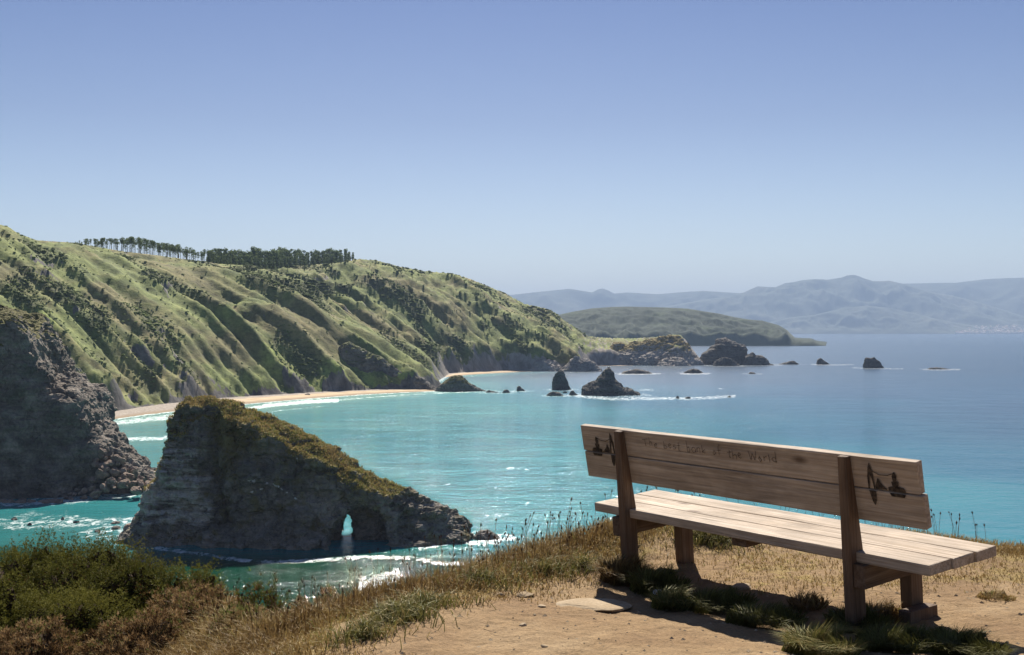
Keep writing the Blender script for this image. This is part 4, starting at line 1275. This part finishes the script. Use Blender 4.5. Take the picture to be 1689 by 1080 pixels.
# back boards: upper and lower, leaning away from the sitter
def back_y(u, front=False):
    return np.interp(u, [0.129, 0.398], [0.0282, -0.0071]) + (0.034 if front else 0.0)
def board(name, u0, u1, a0, a1):
    poly = [(back_y(u0), u0), (back_y(u0, True), u0 + 0.006), (back_y(u1, True), u1 + 0.006), (back_y(u1), u1)]
    return bevel_prism(name, poly, 0, a0, a1, MAT_WOOD, bench, 0.005)
upper = board('backrest_plank', 0.268, 0.398, -0.069, 1.962)
lower = board('backrest_plank', 0.129, 0.2625, -0.066, 1.972)
for k, (f0, f1, da) in enumerate([(0.0, 0.139, -0.004), (0.144, 0.282, 0.004), (0.289, 0.427, 0.012)]):
    bevel_prism('seat_plank', [(f0, -0.044), (f1, -0.044), (f1, 0.0), (f0, 0.0)], 0, 0.0 + 0.2 * da, 2.0 + da, MAT_WOOD, bench, 0.006)
for a0 in (0.226, 1.605):
    poly = [(-0.033, -0.47), (0.045, -0.47), (0.045, 0.002), (0.027, 0.135), (-0.008, 0.396), (-0.033, 0.394)]
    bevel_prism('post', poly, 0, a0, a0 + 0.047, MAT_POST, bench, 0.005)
for a0, a1 in ((0.168, 0.2245), (1.6535, 1.71)):
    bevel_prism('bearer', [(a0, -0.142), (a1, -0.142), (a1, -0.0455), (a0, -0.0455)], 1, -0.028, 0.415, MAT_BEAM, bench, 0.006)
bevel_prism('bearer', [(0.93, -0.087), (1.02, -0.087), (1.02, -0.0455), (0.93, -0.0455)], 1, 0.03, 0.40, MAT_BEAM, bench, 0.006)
for a0 in (0.2265, 1.602):
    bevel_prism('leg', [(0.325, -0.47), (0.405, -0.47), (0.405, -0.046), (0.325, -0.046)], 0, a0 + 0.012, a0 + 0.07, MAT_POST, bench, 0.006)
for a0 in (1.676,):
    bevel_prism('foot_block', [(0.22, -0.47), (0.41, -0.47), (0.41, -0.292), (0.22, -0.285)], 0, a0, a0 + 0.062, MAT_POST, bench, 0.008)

# pen writing and burnt drawings on the back of the boards
def on_board(a, u):
    """bench-local point just proud of the rear face of the boards"""
    return Vector((a, back_y(u) - 0.0022 - 0.0012, u)) * SC
def strokes(name, lines, width, mat, parent):
    V, F = [], []
    for ln in lines:
        ln = np.array(ln, float)
        for p, q in zip(ln[:-1], ln[1:]):
            d = q - p
            l = np.hypot(*d)
            if l < 1e-6:
                continue
            nrm = np.array([-d[1], d[0]]) / l * width / 2
            e = d / l * width * 0.3
            b = len(V)
            for c in (p - e - nrm, q + e - nrm, q + e + nrm, p - e + nrm):
                V.append(on_board(*c))
            F.append((b, b + 1, b + 2, b + 3))
    return mesh(name, [tuple(v) for v in V], F, mat, parent)
G = {  # hand drawn letters on a 0..1 height grid
    'T': ([[(0, 1), (.8, 1.02)], [(.4, 1), (.38, 0)]], .8), 'h': ([[(.05, 1), (.05, 0)], [(.05, .4), (.25, .55), (.4, .4), (.42, 0)]], .5),
    'e': ([[(.05, .3), (.42, .33), (.38, .52), (.2, .56), (.05, .35), (.1, .05), (.3, 0), (.45, .1)]], .5),
    'b': ([[(.05, 1), (.05, 0), (.3, 0), (.42, .2), (.3, .48), (.05, .4)]], .5), 's': ([[(.4, .5), (.15, .55), (.08, .4), (.38, .2), (.3, 0), (.03, .05)]], .45),
    't': ([[(.2, .95), (.2, .08), (.35, 0)], [(0, .65), (.42, .68)]], .42), 'a': ([[(.42, .5), (.15, .55), (.03, .25), (.15, 0), (.38, .12), (.42, .5), (.45, 0)]], .5),
    'n': ([[(.05, .52), (.06, 0)], [(.06, .35), (.22, .54), (.38, .42), (.42, 0)]], .5), 'k': ([[(.05, 1), (.05, 0)], [(.4, .55), (.08, .25), (.42, 0)]], .48),
    'o': ([[(.2, .55), (.04, .3), (.2, 0), (.42, .25), (.2, .55)]], .5), 'f': ([[(.45, .95), (.25, 1), (.18, .8), (.18, 0)], [(0, .5), (.4, .52)]], .42),
    'W': ([[(0, 1), (.2, 0), (.42, .7), (.62, 0), (.85, 1)]], .9), 'r': ([[(.05, .52), (.06, 0)], [(.06, .35), (.2, .52), (.36, .5)]], .4),
    'l': ([[(.1, 1), (.1, 0)]], .25), 'd': ([[(.42, 1), (.42, 0)], [(.42, .4), (.2, .5), (.04, .25), (.18, 0), (.42, .1)]], .5), ' ': ([], .55)}
def write(txt, a, u, hh, slope, sp=1.0):
    out = []
    for i, ch in enumerate(txt):
        ls, w = G[ch]
        dy = random.uniform(-.09, .09) * hh
        kx, ky = random.uniform(.8, 1.15), random.uniform(.8, 1.2)
        for l in ls:
            out.append([(a + (x + random.uniform(-.05, .05)) * hh * 0.62 * sp * kx, u + (y * ky + random.uniform(-.06, .06)) * hh + dy) for x, y in l])
        a += (w + .14) * hh * 0.62 * sp
        u += slope * (w + .14) * hh * 0.62 * sp
    return out
LET = strokes('lettering', write('The best bank of the World', 0.40, 0.333, 0.042, -0.010, 1.95), 0.0023, MAT_INK, upper)
LET['kind'] = 'stuff'

def fill(name, polys, parent):
    V, F = [], []
    for p in polys:
        b = len(V)
        V += [tuple(on_board(*c)) for c in p]
        F.append(tuple(range(b, b + len(p))))
    return mesh(name, V, F, MAT_CHAR, parent)
def burnt_mark(c, flip, parent_u, parent_l):
    """a tall narrow leaf, a cable dipping from it, and a small sailing ship; u is bench height"""
    m = lambda x, u: (c + (-x if flip else x), u)
    def P(lst):
        p = [m(*q) for q in lst]
        return p
    leaf_hi = P([(0.000, 0.270), (0.002, 0.320), (0.010, 0.362), (0.018, 0.378), (0.026, 0.350), (0.032, 0.300), (0.034, 0.270), (0.028, 0.270), (0.022, 0.310), (0.012, 0.330), (0.008, 0.270)])
    leaf_lo = P([(0.002, 0.2615), (0.014, 0.215), (0.024, 0.200), (0.033, 0.222), (0.035, 0.2615)])
    sail = P([(0.036, 0.285), (0.052, 0.318), (0.064, 0.296), (0.092, 0.272), (0.036, 0.270)])
    hull = P([(0.098, 0.2695), (0.096, 0.284), (0.112, 0.289), (0.130, 0.287), (0.148, 0.291), (0.170, 0.287), (0.178, 0.2695)])
    hull2 = P([(0.100, 0.2615), (0.108, 0.2475), (0.168, 0.2475), (0.176, 0.2615)])
    mast = P([(0.118, 0.287), (0.114, 0.308), (0.122, 0.310), (0.119, 0.330), (0.127, 0.346), (0.134, 0.349), (0.142, 0.334), (0.138, 0.314), (0.148, 0.310), (0.143, 0.287)])
    for part_ in (leaf_hi, sail, hull, mast):
        fill('burnt_drawing', [part_], parent_u)
    fill('burnt_drawing', [leaf_lo], parent_l)
    fill('burnt_drawing', [hull2], parent_l)
    strokes('burnt_line', [[m(0.024, 0.344), m(0.06, 0.330), m(0.10, 0.332), m(0.135, 0.345)]], 0.003, MAT_CHAR, parent_u)
burnt_mark(1.722, False, upper, lower)
burnt_mark(0.180, True, upper, lower)

# ------------------------------------------------------------------ the cliff top we stand on
G0 = -1.452
EDGE = np.array([(-14., 9.5), (-6., 9.6), (-3.2, 9.4), (-2.4, 8.9), (-1.9, 8.0), (-1.5, 7.05), (-1.1, 6.75), (-0.55, 7.1), (0.0, 7.7), (0.55, 8.2), (1.1, 8.75), (1.8, 8.95), (2.6, 8.75), (3.3, 8.15), (4.4, 7.9), (7., 8.4), (14., 9.0)])
def edge_y(x):
    return np.interp(x, EDGE[:, 0], EDGE[:, 1])
def ground_h(X, Y):
    e = Y - edge_y(X) + 0.25 * noise2(X * 0.9, Y * 0.9, 3) + 0.08 * noise2(X * 4., Y * 4., 4)
    z = G0 + 0.05 * noise2(X * 0.55, Y * 0.55, 12) + 0.022 * fbm2(X * 2.2, Y * 2.2, 4, 13) + 0.011 * fbm2(X * 9., Y * 9., 3, 14, ridged=True)
    z = z - 0.50 * sstep(-0.7, -2.5, X) - 0.10 * sstep(-0.3, -1.3, X)
    z = z + 0.09 * sstep(1.1, 0.2, np.hypot((X - 0.9) / 1.0, (Y - 8.2) / 0.6))
    # worn hollow under the bench
    wx, wy = BO.x, BO.y
    s = ((X - wx) * BA.x + (Y - wy) * BA.y) / SC; t = ((X - wx) * BF.x + (Y - wy) * BF.y) / SC
    z = z - 0.06 * np.exp(-((s - 1.0) / 0.85) ** 4 - ((t + 0.15) / 0.5) ** 2)
    z = z - 0.02 * np.maximum(e, -0.5)
    z = z - np.maximum(e, 0) ** 1.15 * 0.9 - 0.25 * sstep(0, 0.5, e)
    return z, e

def zsp(lo, a, b, hi, fine, nc):
    g = np.geomspace(fine, 1.0, 2)
    left = a - np.geomspace(fine, a - lo, nc)[::-1]
    right = b + np.geomspace(fine, hi - b, nc)
    return np.concatenate([left, np.arange(a, b, fine), right])
gx_ = zsp(-90, -4.2, 3.9, 90, 0.022, 44)
gy_ = zsp(-40, 4.9, 9.8, 250, 0.022, 50)
GXX, GYY = np.meshgrid(gx_, gy_)
gz_, ge_ = ground_h(GXX, GYY)
gz_ = np.maximum(gz_, -HC - 3.0)
def turf_mask(X, Y, e):
    """where grass grows on the ground"""
    px = CX + FPX * X / np.maximum(Y, .1); py = HY - FPX * G0 / np.maximum(Y, .1)
    edge = sstep(-1.3, -0.35, e + 0.45 * fbm2(X * 1.4, Y * 1.4, 3, 30))
    left = sstep(-0.55, -1.05, X + 0.3 * fbm2(X * 1.5, Y * 1.5, 3, 41) + 0.28 * (Y - 5.8))
    right = 0.85 * sstep(0.8, 1.4, X) * sstep(6.2, 6.7, Y - 0.15 * X + 0.3 * fbm2(X * 1.2, Y * 1.2, 3, 52))
    right = right * (0.55 + 0.8 * fbm2(X * 1.1, Y * 2.2, 3, 57))
    return np.clip(np.maximum(np.maximum(edge * np.where(X > 1.0, 0.8, 1), left), right), 0, 1)
tm_ = turf_mask(GXX, GYY, ge_)
gr = mesh('clifftop_ground', np.stack([GXX, GYY, gz_ + HC], -1).reshape(-1, 3), grid_faces(*GXX.shape), MAT_DIRT, smooth=True, attrs={'turf': tm_})
tag(gr, kind='structure')

def gpt(px, py):
    Y = FPX * -G0 / (py - HY)
    for _ in range(6):
        X = (px - CX) / FPX * Y
        z, _e = ground_h(np.array([X]), np.array([Y]))
        Y = FPX * -z[0] / (py - HY)
    return X, Y, z[0] + HC

# --- grass (stuff)
def scatter(n, x0, x1, y0, y1, dens, seed):
    r = np.random.default_rng(seed)
    X = x0 + (x1 - x0) * r.random(n); Y = y0 + (y1 - y0) * r.random(n)
    z, e = ground_h(X, Y)
    k = r.random(n) < dens(X, Y, e)
    return np.stack([X[k], Y[k], z[k] + HC], 1), e[k]

P_, e_ = scatter(640000, -6.2, 3.9, 5.0, 9.8, lambda X, Y, e: np.where(e < 0.55, turf_mask(X, Y, e) * np.clip(0.55 + 0.9 * fbm2(X * 3., Y * 3., 3, 66), 0.05, 1), 0) * np.where((X > 1.0) & (e < -0.5), 0.55, 1), 5)
edge_ = sstep(-0.9, -0.1, e_) * np.where(P_[:, 0] > 1.5, 0.35, 1)
hgt_ = 0.034 + 0.095 * edge_ + 0.075 * sstep(-0.7, -1.5, P_[:, 0])
hgt_ = hgt_ * (0.75 + 0.6 * fbm2(P_[:, 0] * 2., P_[:, 1] * 2., 2, 81))
V_, F_, id_ = blades(P_, np.maximum(hgt_, 0.015), 0.0045, 0.75, seed=6)
tv_ = 0.50 + 0.45 * fbm2(P_[:, 0] * 1.1, P_[:, 1] * 1.1, 3, 91) + rng.normal(0, 0.17, len(P_))
tag(mesh('dry_grass', V_, F_, MAT_STRAW, attrs={'tint': np.clip(tv_, 0, 1)[id_]}),
    'dry straw coloured grass growing along the edge of the cliff top', 'grass', kind='stuff')

# greener herbs in the edge strip
def patch_pts(px, py, rx, ry, n, seed):
    r = np.random.default_rng(seed)
    X, Y, Z = gpt(px, py)
    a = r.random(n) * 6.283; q = np.abs(r.normal(0, 0.6, n))
    xs = X + np.cos(a) * q * rx; ys = Y + np.sin(a) * q * ry
    k = fbm2(xs * 7., ys * 7., 3, seed) > -0.08
    xs, ys = xs[k], ys[k]
    z, e = ground_h(xs, ys)
    return np.stack([xs, ys, z + HC], 1)
herbs = [(655, 1020, .22, .26, 1900), (600, 1050, .25, .2, 600), (700, 1000, .25, .2, 600), (900, 945, .45, .2, 800), (800, 960, .35, .2, 600), (1180, 905, .3, .2, 1200), (960, 935, .3, .2, 500)]
Pg = np.concatenate([patch_pts(*h, 900 + i) for i, h in enumerate(herbs)])
V_, F_, id_ = blades(Pg, 0.06 + 0.05 * rng.random(len(Pg)), 0.0055, 0.9, seed=9)
tag(mesh('green_herbs', V_, F_, MAT_GREEN, attrs={'tint': np.clip(rng.normal(.66, .27, len(Pg)), 0, 1)[id_]}),
    'patches of low green herbs among the dry grass at the cliff edge', 'herbs', kind='stuff')

# tall flower stalks with seed heads against the water
def stalks(P, hgt, seed, name, label):
    r = np.random.default_rng(seed)
    Vs, F4, F3, tn = [], [], [], []
    b = 0
    for p in P:
        h = hgt * (0.5 + 0.9 * r.random())
        ln = r.normal(0, 0.16, 2)
        mid = p + np.array([ln[0] * h * .35, ln[1] * h * .35, h * .55]); tip = p + np.array([ln[0] * h, ln[1] * h, h])
        w = 0.0014
        for q in (p, mid, tip):
            for a in (0, 2.1, 4.2):
                Vs.append(q + np.array([math.cos(a) * w, math.sin(a) * w, 0])); tn.append(0.75)
        for j in (0, 3):
            for i in range(3):
                F4.append((b + j + i, b + j + (i + 1) % 3, b + j + 3 + (i + 1) % 3, b + j + 3 + i))
        b += 9
        # the head: a small faceted spindle
        hl, hw = 0.012 + 0.014 * r.random(), 0.0042 + 0.003 * r.random()
        d = (tip - mid); d /= np.linalg.norm(d)
        Vs.append(tip - d * hl * .3); 
        for a in np.arange(5) * 1.2566:
            Vs.append(tip + d * hl * .35 + np.array([math.cos(a) * hw, math.sin(a) * hw, 0]))
        Vs.append(tip + d * hl)
        t = 0.6 * r.random()
        tn += [t] * 7
        for i in range(5):
            F3.append((b, b + 1 + (i + 1) % 5, b + 1 + i)); F3.append((b + 6, b + 1 + i, b + 1 + (i + 1) % 5))
        b += 7
    o = mesh(name, np.array(Vs), [np.array(F4), np.array(F3)], MAT_SEED, attrs={'tint': tn})
    tag(o, label, 'wildflowers', kind='stuff')
r_ = np.random.default_rng(77)
def edge_pts(n, x0, x1, e0, e1):
    X = x0 + (x1 - x0) * r_.random(n)
    Y = edge_y(X) + e0 + (e1 - e0) * r_.random(n)
    z, e = ground_h(X, Y)
    return np.stack([X, Y, z + HC], 1)
stalks(np.concatenate([edge_pts(240, -2.0, 0.4, -0.5, 0.15), edge_pts(70, 0.3, 1.4, -0.5, 0.1)]), 0.20, 21, 'flower_stalks', 'thin dry flower stalks with dark heads standing up against the green water')
stalks(np.concatenate([edge_pts(50, 2.35, 3.2, -0.3, 0.12), edge_pts(18, 1.6, 2.4, -0.3, 0.1)]), 0.19, 22, 'flower_stalks', 'thin dry flower stalks with brown heads beside the right end of the bench seat')

# grass tufts that can be told apart
def tuft(px, py, r0, hgt, n, mat, label, seed, tint=(.5, .2), wid=0.005, lean=0.9):
    X, Y, Z = gpt(px, py)
    r = np.random.default_rng(seed)
    a = r.random(n) * 6.283; q = np.sqrt(r.random(n)) * r0
    xs, ys = np.cos(a) * q, np.sin(a) * q
    z, e = ground_h(X + xs, Y + ys)
    P = np.stack([xs, ys, z + HC - Z], 1)
    V, F, idd = blades(P, hgt * (1.15 - 0.6 * q / r0), wid, lean, seed=seed)
    o = mesh('grass_tuft', V, F, mat, attrs={'tint': np.clip(r.normal(tint[0], tint[1], n), 0, 1)[idd]})
    o.location = (X, Y, Z)
    return tag(o, label, 'grass tuft')
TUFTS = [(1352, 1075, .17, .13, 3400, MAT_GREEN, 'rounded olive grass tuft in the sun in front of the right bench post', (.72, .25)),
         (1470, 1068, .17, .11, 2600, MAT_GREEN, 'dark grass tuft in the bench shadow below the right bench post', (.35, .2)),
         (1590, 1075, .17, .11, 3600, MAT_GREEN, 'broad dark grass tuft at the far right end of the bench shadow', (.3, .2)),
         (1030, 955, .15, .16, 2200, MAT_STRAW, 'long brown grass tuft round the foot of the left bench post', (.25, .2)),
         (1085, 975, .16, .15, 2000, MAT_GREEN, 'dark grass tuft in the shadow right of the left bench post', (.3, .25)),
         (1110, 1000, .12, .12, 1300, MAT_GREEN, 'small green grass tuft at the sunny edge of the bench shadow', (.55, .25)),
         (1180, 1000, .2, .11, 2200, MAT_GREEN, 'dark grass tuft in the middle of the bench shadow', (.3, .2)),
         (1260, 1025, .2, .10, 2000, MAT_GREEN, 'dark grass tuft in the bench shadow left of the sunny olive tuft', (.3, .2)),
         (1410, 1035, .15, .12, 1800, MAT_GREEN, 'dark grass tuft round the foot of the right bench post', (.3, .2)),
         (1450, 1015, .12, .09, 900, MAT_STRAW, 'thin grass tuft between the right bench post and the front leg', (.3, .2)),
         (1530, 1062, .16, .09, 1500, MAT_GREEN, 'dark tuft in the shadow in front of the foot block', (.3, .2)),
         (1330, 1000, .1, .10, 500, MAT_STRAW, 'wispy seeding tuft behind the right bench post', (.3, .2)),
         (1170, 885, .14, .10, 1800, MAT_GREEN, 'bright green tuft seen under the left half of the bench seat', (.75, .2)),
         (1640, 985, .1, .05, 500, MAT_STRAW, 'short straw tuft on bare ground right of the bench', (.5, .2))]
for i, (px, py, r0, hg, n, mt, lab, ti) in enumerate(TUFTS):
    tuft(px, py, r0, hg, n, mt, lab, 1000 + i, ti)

# gorse and bracken bushes
def bush(name, px, py_top, Y, rx, n, mat, label, cat, seed, leaf=0.0145, tint=(0.5, 0.2), rough=0.72, spike=0.16):
    """a lumpy mound rooted in the ground: foliage of many small spiky faces over a woody core; rx is its half width in metres"""
    n = int(n * (1.75 if leaf < .02 else 1.0))
    r = np.random.default_rng(seed)
    top = HC + (HY - py_top) / FPX * Y
    X = (px - CX) / FPX * Y
    gz0 = ground_h(np.array([X]), np.array([Y]))[0][0] + HC
    base = min(gz0, top - 0.18) - 0.10
    rz = (top - base) / (1 + 0.5 * rough)
    rx = rx * 1.28
    e = empty(name, (X, Y, base))
    tag(e, label, cat)
    def rad(d):
        a = fbm3(d[:, 0] * 1.5, d[:, 1] * 1.5, d[:, 2] * 1.5, 2, seed) * 1.3
        b_ = np.abs(noise3(d[:, 0] * 3.6, d[:, 1] * 3.6, d[:, 2] * 3.6, seed + 7)) * 1.5
        c = noise3(d[:, 0] * 9., d[:, 1] * 9., d[:, 2] * 9., seed + 9)
        return 1 + rough * (0.8 * a + 0.9 * (0.45 - b_) + 0.3 * c)
    d = r.normal(size=(n, 3)); d[:, 2] = np.abs(d[:, 2]) - 0.12; d /= np.linalg.norm(d, axis=1, keepdims=True)
    sc = np.array([rx, rx, rz])
    P = d * sc * (rad(d) * (0.86 + 0.17 * r.random(n) ** 0.7))[:, None]
    out = d / sc; out /= np.linalg.norm(out, axis=1, keepdims=True)
    out = out + r.normal(0, 0.5, (n, 3)) + (0, 0, 0.35); out /= np.linalg.norm(out, axis=1, keepdims=True)
    s = leaf * (0.6 + 0.9 * r.random(n))
    u = np.cross(out, r.normal(size=(n, 3))); u /= np.linalg.norm(u, axis=1, keepdims=True)
    w = np.cross(out, u)
    tri = []
    for v_, a in ((u, 1), (w, 1), (-u, .8), (-w, .9)):
        dirv = out + 0.8 * v_; dirv /= np.linalg.norm(dirv, axis=1, keepdims=True)
        sd = np.cross(dirv, out + 1e-3); sd /= np.linalg.norm(sd, axis=1, keepdims=True) + 1e-6
        wd = (s * spike)[:, None] * sd
        tri.append(np.stack([P - wd, P + wd, P + dirv * (s * a)[:, None]], 1))
    V = np.concatenate(tri, 1).reshape(-1, 3)
    F = np.arange(n * 4)[:, None] * 3 + np.array([[0, 1, 2]])
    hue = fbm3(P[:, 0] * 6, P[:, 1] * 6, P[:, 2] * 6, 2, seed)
    t = np.clip(tint[0] - 0.22 + 0.42 * d[:, 2] + 0.6 * hue + r.normal(0, tint[1], n), 0, 1)  # tint brightens upward: top light, and fresh gorse tips, put into leaf colour
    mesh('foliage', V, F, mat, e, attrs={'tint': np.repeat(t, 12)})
    th, ph = np.meshgrid(np.linspace(0, 2 * math.pi, 33), np.linspace(-0.25, math.pi / 2, 14))
    dd = np.stack([np.cos(ph) * np.cos(th), np.cos(ph) * np.sin(th), np.sin(ph)], -1).reshape(-1, 3)
    mesh('twigs', dd * sc * (rad(dd) * 0.84)[:, None] - (0, 0, 0.02), grid_faces(14, 33), MAT_TWIG, e)
    return e
GB, BB = 'gorse_bush', 'bracken_bush'
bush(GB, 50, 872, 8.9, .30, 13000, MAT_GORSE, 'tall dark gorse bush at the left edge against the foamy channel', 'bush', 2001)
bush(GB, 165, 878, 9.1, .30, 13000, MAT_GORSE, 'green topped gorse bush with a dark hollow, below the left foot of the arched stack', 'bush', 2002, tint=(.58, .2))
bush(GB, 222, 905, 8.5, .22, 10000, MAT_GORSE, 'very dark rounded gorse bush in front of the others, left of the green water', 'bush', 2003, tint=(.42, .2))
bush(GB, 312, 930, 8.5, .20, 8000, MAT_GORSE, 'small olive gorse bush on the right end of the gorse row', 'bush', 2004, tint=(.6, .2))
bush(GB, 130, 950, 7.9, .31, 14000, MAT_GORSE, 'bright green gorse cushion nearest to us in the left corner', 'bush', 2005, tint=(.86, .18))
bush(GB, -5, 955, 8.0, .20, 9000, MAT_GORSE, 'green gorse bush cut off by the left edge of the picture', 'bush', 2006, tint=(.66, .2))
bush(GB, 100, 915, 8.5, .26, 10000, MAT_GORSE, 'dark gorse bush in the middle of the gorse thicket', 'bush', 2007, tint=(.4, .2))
bush(BB, 320, 966, 8.1, .26, 8000, MAT_BRACKEN, 'dry brown bracken bush right of the gorse thicket', 'bush', 2010, leaf=.03, spike=.11, rough=.5)
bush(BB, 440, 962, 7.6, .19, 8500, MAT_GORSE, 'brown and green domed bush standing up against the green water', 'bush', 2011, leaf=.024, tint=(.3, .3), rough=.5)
bush(BB, 535, 988, 6.9, .20, 7000, MAT_BRACKEN, 'low rusty bracken bush at the lip of the cliff', 'bush', 2012, leaf=.026, spike=.11, rough=.5)
bush(BB, 235, 1005, 7.6, .24, 7000, MAT_BRACKEN, 'ragged brown bracken bush under the dark gorse', 'bush', 2013, leaf=.03, tint=(.4, .25), spike=.11, rough=.5)
bush(BB, 40, 1030, 7.4, .27, 7000, MAT_BRACKEN, 'dead brown bracken in the bottom left corner below the green gorse', 'bush', 2014, leaf=.03, tint=(.35, .25), spike=.11, rough=.5)
bush(BB, 410, 1010, 7.2, .22, 6000, MAT_BRACKEN, 'faded brown bracken bush in front of the domed bush', 'bush', 2015, leaf=.03, tint=(.6, .25), spike=.11, rough=.5)

# stones and litter
def stone(px, py, s, hz, label, i, mat=MAT_STONE, rot=0.0):
    X, Y, Z = gpt(px, py)
    put_boulder(i, (X, Y, Z + hz * 0.15), (s, s * 0.8, hz), (0, 0, rot), label, None, 'stone', mat, 'stone')
stone(975, 999, .22, .022, 'broad pale flat stone set in the dirt left of the bench', 2, rot=.2)
stone(827, 982, .035, .018, 'small reddish stone at the edge of the grass', 1, rot=1.)
stone(868, 981, .06, .014, 'flat whitish stone at the edge of the grass', 0, rot=.3)
stone(1222, 971, .075, .03, 'light stone at the rim of the bench shadow', 3, rot=.5)
stone(893, 1000, .025, .01, 'small brown stone on the dirt beside the broad pale stone', 4)
stone(862, 1031, .022, .012, 'lone round stone in the middle of the dirt path', 5)
stone(897, 1066, .02, .01, 'dark little stone low on the dirt path', 1)
V_, F_ = boulder_mesh(910)
pp = mesh('paper_scrap', V_ * np.array([.028, .02, .018]) * (1 + .35 * fbm3(V_[:, 0] * 3, V_[:, 1] * 3, V_[:, 2] * 3, 2, 8))[:, None], F_, MAT_PAPER)
X, Y, Z = gpt(1085, 985)
pp.location = (X, Y, Z + .03)
tag(pp, 'crumpled bluish white paper lying in the shaded grass by the left post', 'litter')
# gravel
n_ = 900
P_, e_ = scatter(n_ * 3, -0.9, 3.2, 5.0, 7.4, lambda X, Y, e: (1 - turf_mask(X, Y, e)) * 0.8, 44)
bv, bf = boulder_mesh(77)
keep = np.unique(bf[::1])
sz = 0.0025 + 0.012 * rng.random(len(P_)) ** 6
oct_v = np.array([(1, 0, 0), (0, 1, 0), (-1, 0, 0), (0, -1, 0), (0, 0, .7), (0, 0, -.7)]); oct_f = np.array([(0, 1, 4), (1, 2, 4), (2, 3, 4), (3, 0, 4), (1, 0, 5), (2, 1, 5), (3, 2, 5), (0, 3, 5)])
Vg = (P_[:, None] + oct_v[None] * sz[:, None, None] * (0.7 + .6 * rng.random((len(P_), 6, 1)))).reshape(-1, 3)
Fg = (oct_f[None] + (np.arange(len(P_)) * 6)[:, None, None]).reshape(-1, 3)
tag(mesh('gravel', Vg, Fg, MAT_STONE), 'fine gravel strewn over the bare dirt path', 'gravel', kind='stuff')

# ------------------------------------------------------------------ sea air
def haze():
    x, y0, y1, z0, z1 = 60000., -2500., 40000., -75., 1420.
    v = [(sx * x, y, z) for z in (z0, z1) for sx, y in ((-1, y0), (1, y0), (1, y1), (-1, y1))]
    f = [(3, 2, 1, 0), (4, 5, 6, 7), (0, 1, 5, 4), (1, 2, 6, 5), (2, 3, 7, 6), (3, 0, 4, 7)]
    m = bpy.data.materials.new('sea_air')
    m.use_nodes = True
    nt = m.node_tree
    nt.nodes.clear()
    out = nt.nodes.new('ShaderNodeOutputMaterial')
    vol = nt.nodes.new('ShaderNodeVolumePrincipled')
    vol.inputs['Color'].default_value = (0.52, 0.70, 1.0, 1)
    vol.inputs['Density'].default_value = 4.2e-5
    vol.inputs['Anisotropy'].default_value = 0.0
    nt.links.new(vol.outputs[0], out.inputs['Volume'])
    o = mesh('haze', v, f, m)
    tag(o, 'thin bluish sea haze lying over the whole bay', 'haze', kind='stuff')
haze()
